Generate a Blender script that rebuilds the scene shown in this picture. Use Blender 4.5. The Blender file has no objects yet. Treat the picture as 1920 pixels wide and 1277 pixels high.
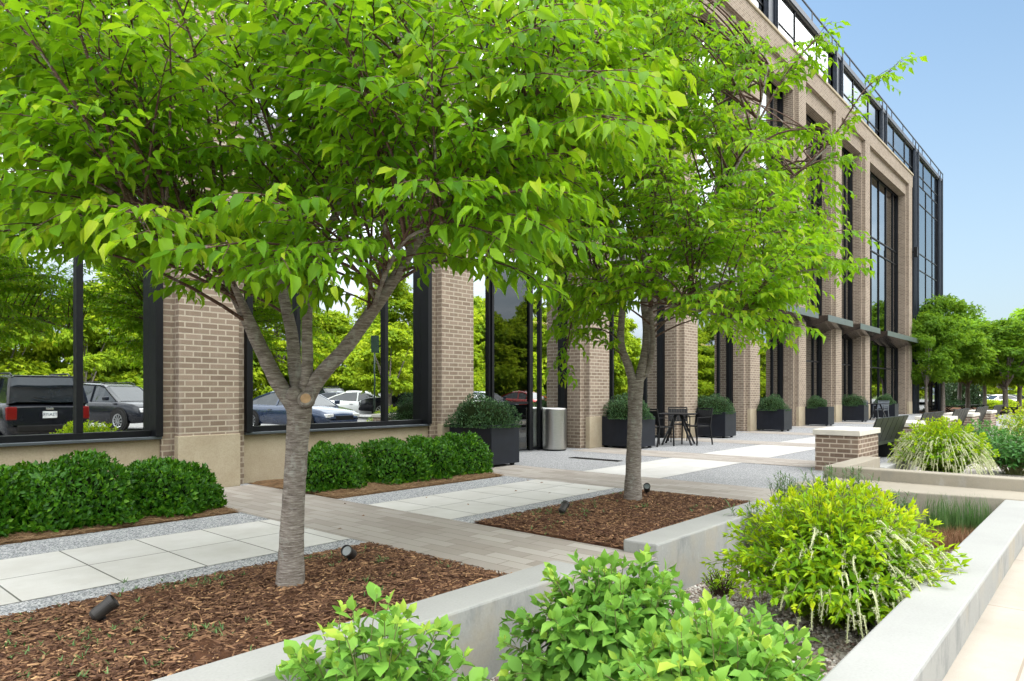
import bpy, bmesh, math, random
import numpy as np
from mathutils import Vector, Matrix
R = math.radians
rng = np.random.default_rng(7)
random.seed(7)
scene = bpy.context.scene
COL = scene.collection

# ------------------------------------------------------------------ camera
FPX, U0, V0, EYE = 1287.0, 960.0, 735.0, 1.25
TH = math.atan((2095 - U0) / FPX)
FW, RT = (math.cos(TH), math.sin(TH)), (math.sin(TH), -math.cos(TH))
cam_data = bpy.data.cameras.new("camera")
cam_data.sensor_width = 36.0
cam_data.lens = FPX / 1920.0 * 36.0
cam_data.shift_y = (V0 - 638.5) / 1920.0
cam_data.clip_start = 0.05
cam_data.clip_end = 2000
cam = bpy.data.objects.new("camera", cam_data)
cam.location = (0, 0, EYE)
cam.rotation_euler = (R(90), 0, TH - R(90))
COL.objects.link(cam)
scene.camera = cam

# ------------------------------------------------------------------ light
SUN_EL, SUN_AZ = R(53), math.atan2(0.95, -0.12)      # direction towards the sun
world = bpy.data.worlds.new("World")
scene.world = world
world.use_nodes = True
nt = world.node_tree
nt.nodes.clear()
wo = nt.nodes.new('ShaderNodeOutputWorld')
bg = nt.nodes.new('ShaderNodeBackground')
bg.inputs['Strength'].default_value = 0.112
sky = nt.nodes.new('ShaderNodeTexSky')
sky.sky_type = 'NISHITA'
sky.sun_disc = False
sky.sun_elevation = SUN_EL
sky.sun_rotation = math.pi / 2 - SUN_AZ
sky.air_density = 1.0
sky.dust_density = 2.2
sky.ozone_density = 0.7
# soft white clouds except low along the facade; overhead added as bright fill light
tc = nt.nodes.new('ShaderNodeTexCoord')
sep = nt.nodes.new('ShaderNodeSeparateXYZ')
nt.links.new(tc.outputs['Generated'], sep.inputs[0])
def wmath(op, a, b=None, clamp=False):
    n = nt.nodes.new('ShaderNodeMath'); n.operation = op; n.use_clamp = clamp
    for i, v in enumerate((a, b)):
        if v is None: continue
        if isinstance(v, (int, float)): n.inputs[i].default_value = v
        else: nt.links.new(v, n.inputs[i])
    return n.outputs[0]
zz = wmath('ADD', wmath('MAXIMUM', sep.outputs['Z'], 0.0), 0.22)
comb = nt.nodes.new('ShaderNodeCombineXYZ')
nt.links.new(wmath('DIVIDE', sep.outputs['X'], zz), comb.inputs[0])
nt.links.new(wmath('DIVIDE', sep.outputs['Y'], zz), comb.inputs[1])
ns = nt.nodes.new('ShaderNodeTexNoise')
ns.inputs['Scale'].default_value = 1.1
ns.inputs['Detail'].default_value = 7
ns.inputs['Roughness'].default_value = 0.6
nt.links.new(comb.outputs[0], ns.inputs['Vector'])
cl = wmath('MULTIPLY', wmath('SUBTRACT', ns.outputs['Fac'], 0.34), 4.0, True)
side = wmath('MULTIPLY', wmath('ADD', wmath('SUBTRACT', 0.66, sep.outputs['X']), wmath('MULTIPLY', wmath('MAXIMUM', wmath('MULTIPLY', sep.outputs['Y'], -1.0), 0.0), 1.5)), 3.2, True)
cmix = wmath('MULTIPLY', wmath('MULTIPLY', cl, side), 0.92)
mixc = nt.nodes.new('ShaderNodeMix'); mixc.data_type = 'RGBA'
nt.links.new(cmix, mixc.inputs['Factor'])
hzf = wmath('MULTIPLY', wmath('POWER', wmath('SUBTRACT', 1.0, wmath('MULTIPLY', wmath('MAXIMUM', sep.outputs['Z'], 0.0), 1.7), True), 1.5), 0.78)
tintn = nt.nodes.new('ShaderNodeMix'); tintn.data_type = 'RGBA'; tintn.blend_type = 'MULTIPLY'; tintn.inputs['Factor'].default_value = 1.0
nt.links.new(sky.outputs[0], tintn.inputs['A']); tintn.inputs['B'].default_value = (0.84, 1.02, 1.03, 1)      # clear spring blue
hzn = nt.nodes.new('ShaderNodeMix'); hzn.data_type = 'RGBA'                                                      # paler towards the horizon
nt.links.new(hzf, hzn.inputs['Factor']); nt.links.new(tintn.outputs['Result'], hzn.inputs['A']); hzn.inputs['B'].default_value = (3.1, 3.55, 4.1, 1)
nt.links.new(hzn.outputs['Result'], mixc.inputs['A'])
cb = nt.nodes.new('ShaderNodeMix'); cb.data_type = 'RGBA'
nt.links.new(wmath('MULTIPLY', wmath('SUBTRACT', sep.outputs['Z'], 0.10), 3.0, True), cb.inputs['Factor'])
cb.inputs['A'].default_value = (5.6, 6.0, 6.6, 1)
cb.inputs['B'].default_value = (33.0, 33.0, 32.4, 1)
nt.links.new(cb.outputs['Result'], mixc.inputs['B'])
nt.links.new(mixc.outputs['Result'], bg.inputs['Color'])
nt.links.new(bg.outputs[0], wo.inputs[0])

sl = bpy.data.lights.new("sun", 'SUN')
sl.energy = 4.2
sl.angle = R(14)
sl.color = (1.0, 0.95, 0.86)
sun = bpy.data.objects.new("sun", sl)
sd = Vector((math.cos(SUN_EL) * math.cos(SUN_AZ), math.cos(SUN_EL) * math.sin(SUN_AZ), math.sin(SUN_EL)))
sun.rotation_euler = sd.to_track_quat('Z', 'Y').to_euler()
sun.location = (0, -20, 40)
COL.objects.link(sun)
scene.view_settings.view_transform = 'Standard'
scene.view_settings.look = 'None'
scene.view_settings.gamma = 1.0
scene.view_settings.exposure = 1.02
cy = scene.cycles
cy.max_bounces = 8
cy.diffuse_bounces = 3
cy.glossy_bounces = 3
cy.transmission_bounces = 4
cy.transparent_max_bounces = 6
cy.caustics_reflective = False
cy.caustics_refractive = False
cy.sample_clamp_indirect = 6.0
cy.use_denoising = True

# ------------------------------------------------------------------ view helpers
def at(px, py, d):                     # the point seen at a pixel, d metres ahead
    l = d * (px - U0) / FPX
    return Vector((FW[0] * d + RT[0] * l, FW[1] * d + RT[1] * l, EYE + d * (V0 - py) / FPX))
def proj(P):
    P = np.asarray(P, float)
    d = P[..., 0] * FW[0] + P[..., 1] * FW[1]
    l = P[..., 0] * RT[0] + P[..., 1] * RT[1]
    return U0 + FPX * l / d, V0 - FPX * (P[..., 2] - EYE) / d, d
def in_poly(px, py, poly):
    inside = np.zeros(px.shape, bool)
    n = len(poly)
    for i in range(n):
        x1, y1 = poly[i]; x2, y2 = poly[(i + 1) % n]
        c = ((y1 > py) != (y2 > py)) & (px < (x2 - x1) * (py - y1) / ((y2 - y1) if y2 != y1 else 1e-9) + x1)
        inside ^= c
    return inside

# ------------------------------------------------------------------ materials
def new_mat(name):
    m = bpy.data.materials.new(name); m.use_nodes = True
    m.node_tree.nodes.clear()
    return m, m.node_tree
class NT:
    def __init__(s, name):
        s.m, s.t = new_mat(name)
        s.out = s.n('ShaderNodeOutputMaterial')
    def n(s, typ, **kw):
        nd = s.t.nodes.new(typ)
        for k, v in kw.items(): setattr(nd, k, v)
        return nd
    def l(s, a, b): s.t.links.new(a, b)
    def setin(s, nd, key, v):
        if hasattr(v, 'is_output') or isinstance(v, bpy.types.NodeSocket): s.l(v, nd.inputs[key])
        else: nd.inputs[key].default_value = v
    def pos(s, kind='Object', scale=(1, 1, 1), rot=(0, 0, 0)):
        tcn = s.n('ShaderNodeTexCoord'); mp = s.n('ShaderNodeMapping')
        mp.inputs['Scale'].default_value = scale
        mp.inputs['Rotation'].default_value = rot
        s.l(tcn.outputs[kind], mp.inputs['Vector'])
        return mp.outputs[0]
    def noise(s, vec, scale=5, detail=4, rough=0.55):
        nd = s.n('ShaderNodeTexNoise')
        nd.inputs['Scale'].default_value = scale; nd.inputs['Detail'].default_value = detail
        nd.inputs['Roughness'].default_value = rough
        s.l(vec, nd.inputs['Vector'])
        return nd.outputs['Fac']
    def voro(s, vec, scale=50, out='Color', feature='F1'):
        nd = s.n('ShaderNodeTexVoronoi', feature=feature)
        nd.inputs['Scale'].default_value = scale
        s.l(vec, nd.inputs['Vector'])
        return nd.outputs[out]
    def ramp(s, fac, stops):
        nd = s.n('ShaderNodeValToRGB')
        e = nd.color_ramp.elements
        while len(e) < len(stops): e.new(0.5)
        for i, (p, c) in enumerate(stops):
            e[i].position = p
            e[i].color = (*c, 1) if len(c) == 3 else c
        s.l(fac, nd.inputs['Fac'])
        return nd.outputs['Color']
    def mix(s, fac, a, b, typ='MIX'):
        nd = s.n('ShaderNodeMix', data_type='RGBA', blend_type=typ)
        s.setin(nd, 'Factor', fac)
        for k, v in (('A', a), ('B', b)):
            if isinstance(v, tuple): nd.inputs[k].default_value = (*v, 1) if len(v) == 3 else v
            else: s.l(v, nd.inputs[k])
        return nd.outputs['Result']
    def math(s, op, a, b=0.0, clamp=False):
        nd = s.n('ShaderNodeMath', operation=op); nd.use_clamp = clamp
        s.setin(nd, 0, a); s.setin(nd, 1, b)
        return nd.outputs[0]
    def bump(s, h, strength=0.3, dist=0.01):
        nd = s.n('ShaderNodeBump')
        nd.inputs['Strength'].default_value = strength; nd.inputs['Distance'].default_value = dist
        s.l(h, nd.inputs['Height'])
        return nd.outputs[0]
    def pbr(s, color, rough=0.7, spec=0.3, metal=0.0, normal=None, coat=0.0):
        b = s.n('ShaderNodeBsdfPrincipled')
        s.setin(b, 'Base Color', (*color, 1) if isinstance(color, tuple) and len(color) == 3 else color)
        s.setin(b, 'Roughness', rough); s.setin(b, 'Metallic', metal)
        b.inputs['Specular IOR Level'].default_value = spec
        b.inputs['Coat Weight'].default_value = coat
        b.inputs['Coat Roughness'].default_value = 0.03
        if normal is not None: s.l(normal, b.inputs['Normal'])
        return b
    def done(s, sh):
        s.l(sh.outputs[0] if hasattr(sh, 'outputs') else sh, s.out.inputs['Surface'])
        return s.m

M = {}
def simple(name, c, rough=0.6, spec=0.4, metal=0.0, var=0.12, scale=6, bump=0.0, coat=0.0):
    k = NT(name); p = k.pos()
    f = k.noise(p, scale, 5)
    lo = tuple(max(0, x * (1 - var)) for x in c); hi = tuple(min(1, x * (1 + var)) for x in c)
    col = k.ramp(f, [(0.3, lo), (0.7, hi)])
    nm = k.bump(k.noise(p, scale * 9, 3), bump, 0.01) if bump else None
    rr = k.math('ADD', k.math('MULTIPLY', k.noise(p, scale * 2, 3), 0.16), rough - 0.08)
    M[name] = k.done(k.pbr(col, rr, spec, metal, nm, coat))
    return M[name]

def brick_mat(name, c1, c2, mortar, bw=0.21, rh=0.0735, ms=0.010):
    k = NT(name); uv = k.pos('UV')
    b = k.n('ShaderNodeTexBrick')
    b.offset = 0.5
    for kk, v in (('Scale', 1.0), ('Mortar Size', ms), ('Mortar Smooth', 0.15), ('Bias', 0.0), ('Brick Width', bw), ('Row Height', rh)):
        b.inputs[kk].default_value = v
    b.inputs['Color1'].default_value = (*c1, 1); b.inputs['Color2'].default_value = (*c2, 1)
    b.inputs['Mortar'].default_value = (*mortar, 1)
    k.l(uv, b.inputs['Vector'])
    n1 = k.noise(uv, 90, 4); n2 = k.noise(uv, 1.3, 3)
    col = k.mix(0.55, b.outputs['Color'], k.ramp(n1, [(0.25, (0.55, 0.55, 0.55)), (0.75, (1, 1, 1))]), 'MULTIPLY')
    col = k.mix(0.35, col, k.ramp(n2, [(0.3, (0.7, 0.7, 0.7)), (0.7, (1, 1, 1))]), 'MULTIPLY')
    st = k.noise(k.pos('Object', (5, 5, 0.5)), 1.4, 6, 0.65)
    col = k.mix(k.math('MULTIPLY', k.ramp(st, [(0.52, (0, 0, 0)), (0.72, (1, 1, 1))]), 0.28), col, (0.44, 0.39, 0.33))
    h = k.math('ADD', k.math('MULTIPLY', b.outputs['Fac'], -1.0), k.math('MULTIPLY', n1, 0.35))
    M[name] = k.done(k.pbr(col, 0.85, 0.15, 0, k.bump(h, 0.6, 0.008)))
brick_mat('brick', (0.232, 0.172, 0.128), (0.34, 0.262, 0.200), (0.50, 0.43, 0.34))
brick_mat('pillar_brick', (0.205, 0.142, 0.105), (0.31, 0.225, 0.17), (0.6, 0.5, 0.4))

def paver_mat():
    k = NT('pavers'); uv = k.pos('UV')
    sx = k.n('ShaderNodeSeparateXYZ'); k.l(uv, sx.inputs[0])
    cx = k.n('ShaderNodeCombineXYZ'); k.l(sx.outputs[1], cx.inputs[0]); k.l(sx.outputs[0], cx.inputs[1])
    b = k.n('ShaderNodeTexBrick'); b.offset = 0.37
    for kk, v in (('Scale', 1.0), ('Mortar Size', 0.004), ('Mortar Smooth', 0.2), ('Bias', 0.0), ('Brick Width', 0.42), ('Row Height', 0.135)):
        b.inputs[kk].default_value = v
    b.inputs['Color1'].default_value = (0.262, 0.228, 0.192, 1); b.inputs['Color2'].default_value = (0.385, 0.355, 0.315, 1)
    b.inputs['Mortar'].default_value = (0.16, 0.13, 0.10, 1)
    k.l(cx.outputs[0], b.inputs['Vector'])
    n1 = k.noise(uv, 120, 4); n2 = k.noise(uv, 2.2, 4)
    col = k.mix(0.35, b.outputs['Color'], k.ramp(n1, [(0.3, (0.6, 0.6, 0.6)), (0.7, (1, 1, 1))]), 'MULTIPLY')
    col = k.mix(k.math('MULTIPLY', n2, 0.45), col, (0.40, 0.37, 0.34))
    h = k.math('ADD', k.math('MULTIPLY', b.outputs['Fac'], -1.0), k.math('MULTIPLY', n1, 0.2))
    M['pavers'] = k.done(k.pbr(col, 0.8, 0.2, 0, k.bump(h, 0.5, 0.006)))
paver_mat()

def slab_mat(name, base, tile=(0.555, 0.668), joint=(0.16, 0.16, 0.14), ms=0.006, ox=0.0, oy=0.0):
    k = NT(name); uv = k.pos('UV')
    mp = k.n('ShaderNodeMapping'); k.l(uv, mp.inputs[0]); mp.inputs['Location'].default_value = (-ox, -oy, 0)
    b = k.n('ShaderNodeTexBrick'); b.offset = 0.0
    for kk, v in (('Scale', 1.0), ('Mortar Size', ms), ('Mortar Smooth', 0.1), ('Bias', 0.0), ('Brick Width', tile[0]), ('Row Height', tile[1])):
        b.inputs[kk].default_value = v
    b.inputs['Color1'].default_value = (*base, 1); b.inputs['Color2'].default_value = (*(x * 0.93 for x in base), 1)
    b.inputs['Mortar'].default_value = (*joint, 1)
    k.l(mp.outputs[0], b.inputs['Vector'])
    n1 = k.noise(uv, 160, 4); n2 = k.noise(uv, 1.6, 5, 0.65)
    col = k.mix(0.22, b.outputs['Color'], k.ramp(n1, [(0.3, (0.55, 0.55, 0.55)), (0.7, (1, 1, 1))]), 'MULTIPLY')
    col = k.mix(0.7, col, k.ramp(n2, [(0.28, (0.76, 0.745, 0.71)), (0.62, (1, 1, 1))]), 'MULTIPLY')
    n3 = k.noise(uv, 7.5, 6, 0.7)
    col = k.mix(k.math('MULTIPLY', k.ramp(n3, [(0.60, (0, 0, 0)), (0.72, (1, 1, 1))]), 0.35), col, tuple(x * 0.68 for x in base))
    M[name] = k.done(k.pbr(col, 0.85, 0.2, 0, k.bump(k.math('ADD', k.math('MULTIPLY', b.outputs['Fac'], -1.0), k.math('MULTIPLY', n1, 0.15)), 0.4, 0.006)))
slab_mat('walk_slab', (0.65, 0.64, 0.605), ox=0.02, oy=4.878 % 0.668)
slab_mat('white_slab', (0.57, 0.56, 0.535), tile=(1.5, 0.70), ms=0.003, joint=(0.4, 0.4, 0.38), oy=0.1)
slab_mat('pavement', (0.43, 0.385, 0.325), tile=(1.55, 1.9), ms=0.006, joint=(0.30, 0.25, 0.2), ox=0.6, oy=-1.55)

def aggregate(name, dark, mid, light, scale):
    k = NT(name); p = k.pos('UV')
    v = k.voro(p, scale); g = k.n('ShaderNodeSeparateColor'); k.l(v, g.inputs[0])
    col = k.ramp(g.outputs[0], [(0.05, dark), (0.45, mid), (0.95, light)])
    col = k.mix(0.4, col, k.ramp(k.noise(p, 1.1, 5, 0.65), [(0.3, (0.76, 0.76, 0.77)), (0.65, (1, 1, 1))]), 'MULTIPLY')
    M[name] = k.done(k.pbr(col, 0.8, 0.25, 0, k.bump(k.voro(p, scale, 'Distance'), 0.4, 0.004)))
aggregate('plaza_aggregate', (0.15, 0.154, 0.16), (0.255, 0.258, 0.262), (0.42, 0.42, 0.415), 95)
aggregate('strip_aggregate', (0.10, 0.11, 0.12), (0.30, 0.31, 0.32), (0.60, 0.60, 0.60), 110)
aggregate('garden_gravel', (0.13, 0.10, 0.085), (0.32, 0.28, 0.24), (0.62, 0.58, 0.53), 48)
aggregate('asphalt', (0.09, 0.09, 0.095), (0.16, 0.16, 0.165), (0.30, 0.29, 0.28), 70)

def concrete(name, base, streak=0.85, tan=(0.42, 0.37, 0.29)):
    k = NT(name); p = k.pos()
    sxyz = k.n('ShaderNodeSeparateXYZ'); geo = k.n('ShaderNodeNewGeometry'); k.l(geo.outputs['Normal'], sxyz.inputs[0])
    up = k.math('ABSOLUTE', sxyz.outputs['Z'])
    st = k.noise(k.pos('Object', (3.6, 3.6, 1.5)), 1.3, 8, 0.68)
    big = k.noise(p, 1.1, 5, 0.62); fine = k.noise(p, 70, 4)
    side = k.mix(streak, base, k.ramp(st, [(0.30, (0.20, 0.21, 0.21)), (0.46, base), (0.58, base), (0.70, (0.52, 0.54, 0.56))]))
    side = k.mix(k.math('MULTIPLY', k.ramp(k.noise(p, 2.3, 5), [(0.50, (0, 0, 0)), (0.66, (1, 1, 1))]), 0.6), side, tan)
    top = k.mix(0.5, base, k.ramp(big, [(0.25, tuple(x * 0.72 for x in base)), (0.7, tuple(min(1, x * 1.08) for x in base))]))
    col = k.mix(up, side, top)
    col = k.mix(0.3, col, k.ramp(fine, [(0.3, (0.7, 0.7, 0.7)), (0.7, (1, 1, 1))]), 'MULTIPLY')
    pits = k.ramp(k.voro(p, 26, 'Distance'), [(0.02, (0, 0, 0)), (0.07, (1, 1, 1))])
    col = k.mix(0.35, col, pits, 'MULTIPLY')
    h = k.math('ADD', k.math('MULTIPLY', fine, 0.4), pits)
    M[name] = k.done(k.pbr(col, 0.88, 0.18, 0, k.bump(h, 0.25, 0.006)))
concrete('concrete', (0.345, 0.345, 0.328))
concrete('tan_concrete', (0.335, 0.30, 0.24), 0.35, (0.26, 0.235, 0.19))

def stone_mat():
    k = NT('cast_stone'); p = k.pos()
    f = k.noise(p, 55, 4); b = k.noise(p, 2.2, 5, 0.6)
    col = k.ramp(b, [(0.3, (0.36, 0.295, 0.205)), (0.7, (0.46, 0.395, 0.29))])
    col = k.mix(0.5, col, k.ramp(f, [(0.3, (0.72, 0.70, 0.66)), (0.6, (1, 1, 1))]), 'MULTIPLY')
    M['cast_stone'] = k.done(k.pbr(col, 0.85, 0.2, 0, k.bump(f, 0.15, 0.004)))
stone_mat()
simple('cap_stone', (0.60, 0.56, 0.49), 0.8, 0.2, var=0.08, bump=0.1)
simple('black_metal', (0.005, 0.0055, 0.007), 0.5, 0.22, 0.0, 0.25)
simple('dark_steel', (0.022, 0.028, 0.040), 0.42, 0.4, 0.2, 0.3)
simple('planter_metal', (0.008, 0.010, 0.016), 0.42, 0.3, 0.0, 0.25)
simple('canopy_fascia', (0.10, 0.125, 0.118), 0.42, 0.5, 0.35, 0.12)
simple('canopy_soffit', (0.10, 0.085, 0.075), 0.16, 0.6, 0.75, 0.15)
simple('sill_metal', (0.10, 0.115, 0.13), 0.4, 0.5, 0.5, 0.15)
simple('furniture_black', (0.008, 0.008, 0.009), 0.5, 0.25, 0, 0.2)
simple('chair_silver', (0.20, 0.22, 0.25), 0.4, 0.5, 0.5, 0.1)
simple('bench_slat', (0.014, 0.018, 0.016), 0.5, 0.3, 0.0, 0.25)
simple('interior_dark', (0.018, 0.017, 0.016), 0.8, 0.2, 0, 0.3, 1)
simple('interior_ceiling', (0.42, 0.30, 0.21), 0.6, 0.2, 0, 0.2, 3)
simple('roof_membrane', (0.2, 0.2, 0.2), 0.9, 0.1)
simple('mulch_soil', (0.075, 0.036, 0.02), 0.95, 0.1, 0, 0.5, 14, 0.8)
simple('straw_soil', (0.14, 0.085, 0.045), 0.95, 0.1, 0, 0.4, 18, 0.8)
simple('terrain', (0.075, 0.10, 0.035), 0.95, 0.1, 0, 0.4, 0.4)
simple('grove_mulch', (0.085, 0.045, 0.028), 0.95, 0.1, 0, 0.4, 3, 0.5)
simple('rubber', (0.012, 0.012, 0.012), 0.85, 0.2)
simple('wheel_rim', (0.42, 0.43, 0.44), 0.3, 0.5, 0.9, 0.1)
simple('car_black', (0.006, 0.007, 0.011), 0.25, 0.3, 0.0, 0.1, 2, 0, 0.25)
simple('car_blue', (0.020, 0.035, 0.075), 0.25, 0.5, 0.4, 0.1, 2, 0, 0.8)
simple('car_grey', (0.16, 0.17, 0.19), 0.28, 0.5, 0.5, 0.1, 2, 0, 0.8)
simple('car_white', (0.72, 0.72, 0.71), 0.3, 0.5, 0.0, 0.04, 2, 0, 0.6)
simple('car_red', (0.38, 0.018, 0.012), 0.28, 0.5, 0.1, 0.06, 2, 0, 0.8)
simple('car_glass', (0.012, 0.016, 0.020), 0.06, 0.6, 0.0, 0.1)
simple('lamp_red', (0.13, 0.006, 0.006), 0.25, 0.3)
simple('lamp_clear', (0.62, 0.63, 0.64), 0.12, 0.6, 0.3)
simple('plate_white', (0.62, 0.65, 0.68), 0.4, 0.3)
simple('ink', (0.02, 0.04, 0.08), 0.5, 0.3)
simple('chrome', (0.62, 0.63, 0.64), 0.15, 0.5, 1.0, 0.05)
simple('sign_dark', (0.012, 0.03, 0.02), 0.5, 0.4)
simple('grate', (0.05, 0.04, 0.03), 0.6, 0.4, 0.5)
simple('stem_green', (0.16, 0.17, 0.06), 0.7, 0.3)
simple('stem_brown', (0.07, 0.045, 0.028), 0.85, 0.2)
simple('cut_wood', (0.42, 0.27, 0.15), 0.8, 0.2, 0, 0.2, 30)
simple('flower', (0.50, 0.53, 0.30), 0.8, 0.2, 0, 0.08, 40)

def steel_mat():
    k = NT('brushed_steel')
    n = k.noise(k.pos('Object', (3, 3, 160)), 3, 4)
    col = k.ramp(n, [(0.3, (0.42, 0.41, 0.39)), (0.7, (0.58, 0.57, 0.55))])
    M['brushed_steel'] = k.done(k.pbr(col, k.math('ADD', k.math('MULTIPLY', n, 0.15), 0.24), 0.5, 1.0))
steel_mat()
def siding_mat():
    k = NT('grey_siding'); uv = k.pos('UV')
    w = k.n('ShaderNodeTexBrick'); w.offset = 0.3
    for kk, v in (('Scale', 1.0), ('Mortar Size', 0.008), ('Mortar Smooth', 0.1), ('Bias', 0.0), ('Brick Width', 1.6), ('Row Height', 0.155)):
        w.inputs[kk].default_value = v
    w.inputs['Color1'].default_value = (0.22, 0.22, 0.21, 1); w.inputs['Color2'].default_value = (0.26, 0.26, 0.25, 1)
    w.inputs['Mortar'].default_value = (0.05, 0.05, 0.055, 1)
    k.l(uv, w.inputs['Vector'])
    col = k.mix(0.3, w.outputs['Color'], k.ramp(k.noise(uv, 40, 4), [(0.3, (0.6, 0.6, 0.6)), (0.7, (1, 1, 1))]), 'MULTIPLY')
    M['grey_siding'] = k.done(k.pbr(col, 0.7, 0.3, 0, k.bump(k.math('MULTIPLY', w.outputs['Fac'], -1.0), 0.8, 0.01)))
siding_mat()
def glass_mat(name, refl, tint):
    k = NT(name)
    g = k.n('ShaderNodeBsdfGlossy'); g.inputs['Roughness'].default_value = 0.0
    g.inputs['Color'].default_value = (0.93, 0.97, 0.98, 1)
    nn = k.noise(k.pos('Object', (0.7, 0.7, 0.9)), 1.0, 2)
    k.l(k.bump(nn, 0.06, 0.02), g.inputs['Normal'])
    t = k.n('ShaderNodeBsdfTransparent'); t.inputs['Color'].default_value = (*tint, 1)
    mx = k.n('ShaderNodeMixShader'); mx.inputs[0].default_value = refl
    k.l(t.outputs[0], mx.inputs[1]); k.l(g.outputs[0], mx.inputs[2])
    M[name] = k.done(mx)
glass_mat('window_glass', 0.68, (0.45, 0.47, 0.47))
glass_mat('curtain_glass', 0.50, (0.45, 0.47, 0.5))
glass_mat('dim_glass', 0.45, (0.3, 0.31, 0.31))
glass_mat('dark_glass', 0.10, (0.35, 0.36, 0.37))
def lamp_mat(name, c, s):
    k = NT(name); e = k.n('ShaderNodeEmission')
    e.inputs['Color'].default_value = (*c, 1); e.inputs['Strength'].default_value = s
    M[name] = k.done(e)
lamp_mat('warm_lamp', (1.0, 0.66, 0.34), 5.0)

def leaf_mat(name, stops, trans=0.35, tcol=(0.30, 0.42, 0.04), rough=0.42, spec=0.35, tmul=1.0):
    k = NT(name)
    a = k.n('ShaderNodeAttribute'); a.attribute_name = 'tint'
    col = k.ramp(a.outputs['Fac'], stops)
    p = k.pbr(col, rough, spec)
    t = k.n('ShaderNodeBsdfTranslucent')
    k.l(k.mix(0.55, col, (*tcol,)), t.inputs['Color'])
    mx = k.n('ShaderNodeMixShader'); mx.inputs[0].default_value = trans
    k.l(p.outputs[0], mx.inputs[1]); k.l(t.outputs[0], mx.inputs[2])
    M[name] = k.done(mx)
leaf_mat('cherry_leaf', [(0.0, (0.045, 0.14, 0.008)), (0.45, (0.10, 0.25, 0.010)), (0.85, (0.21, 0.38, 0.012)), (1.0, (0.33, 0.43, 0.018))], 0.50, (0.34, 0.60, 0.010), 0.5, 0.18)
leaf_mat('far_leaf', [(0.0, (0.06, 0.15, 0.015)), (0.6, (0.15, 0.29, 0.02)), (1.0, (0.28, 0.40, 0.035))], 0.45, (0.32, 0.52, 0.02), 0.55, 0.15)
leaf_mat('wood_leaf', [(0.0, (0.10, 0.19, 0.015)), (0.5, (0.26, 0.38, 0.02)), (1.0, (0.48, 0.54, 0.035))], 0.5, (0.52, 0.62, 0.02), 0.6, 0.12)
leaf_mat('box_leaf', [(0.0, (0.02, 0.085, 0.005)), (0.5, (0.05, 0.18, 0.008)), (1.0, (0.16, 0.34, 0.014))], 0.25, (0.16, 0.38, 0.01), 0.42, 0.3)
leaf_mat('juniper_leaf', [(0.0, (0.018, 0.055, 0.020)), (0.5, (0.045, 0.11, 0.036)), (1.0, (0.12, 0.21, 0.065))], 0.15, (0.1, 0.2, 0.06), 0.5, 0.3)
leaf_mat('hydrangea_leaf', [(0.0, (0.06, 0.17, 0.025)), (0.5, (0.13, 0.30, 0.042)), (0.85, (0.23, 0.42, 0.065)), (1.0, (0.38, 0.52, 0.07))], 0.3, (0.22, 0.48, 0.03), 0.5, 0.2)
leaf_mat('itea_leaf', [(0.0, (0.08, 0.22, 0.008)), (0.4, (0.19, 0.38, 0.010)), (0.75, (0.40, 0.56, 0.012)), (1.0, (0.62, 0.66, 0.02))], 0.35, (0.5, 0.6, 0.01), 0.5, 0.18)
leaf_mat('viburnum_leaf', [(0.0, (0.03, 0.12, 0.02)), (0.6, (0.065, 0.205, 0.035)), (1.0, (0.14, 0.32, 0.06))], 0.25, (0.14, 0.34, 0.06))
leaf_mat('grass_blade', [(0.0, (0.05, 0.12, 0.03)), (0.6, (0.10, 0.20, 0.06)), (1.0, (0.19, 0.28, 0.10))], 0.25, (0.2, 0.35, 0.08))
leaf_mat('dry_blade', [(0.0, (0.16, 0.075, 0.035)), (0.6, (0.30, 0.16, 0.085)), (1.0, (0.48, 0.32, 0.2))], 0.15, (0.4, 0.25, 0.12), 0.8, 0.1)
leaf_mat('wood_chip', [(0.0, (0.04, 0.018, 0.012)), (0.4, (0.125, 0.064, 0.036)), (0.75, (0.27, 0.15, 0.08)), (1.0, (0.55, 0.34, 0.17))], 0.0, (0.1, 0.1, 0.1), 0.8, 0.2)
leaf_mat('straw', [(0.0, (0.11, 0.06, 0.03)), (0.5, (0.27, 0.165, 0.085)), (1.0, (0.50, 0.36, 0.21))], 0.0, (0.1, 0.1, 0.1), 0.8, 0.2)
leaf_mat('pebble', [(0.0, (0.15, 0.09, 0.065)), (0.4, (0.34, 0.28, 0.24)), (0.75, (0.55, 0.50, 0.45)), (1.0, (0.78, 0.75, 0.71))], 0.0, (0.1, 0.1, 0.1), 0.8, 0.2)
leaf_mat('cone_leaf', [(0.0, (0.012, 0.035, 0.010)), (1.0, (0.03, 0.08, 0.02))], 0.1, (0.1, 0.2, 0.03))

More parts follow.
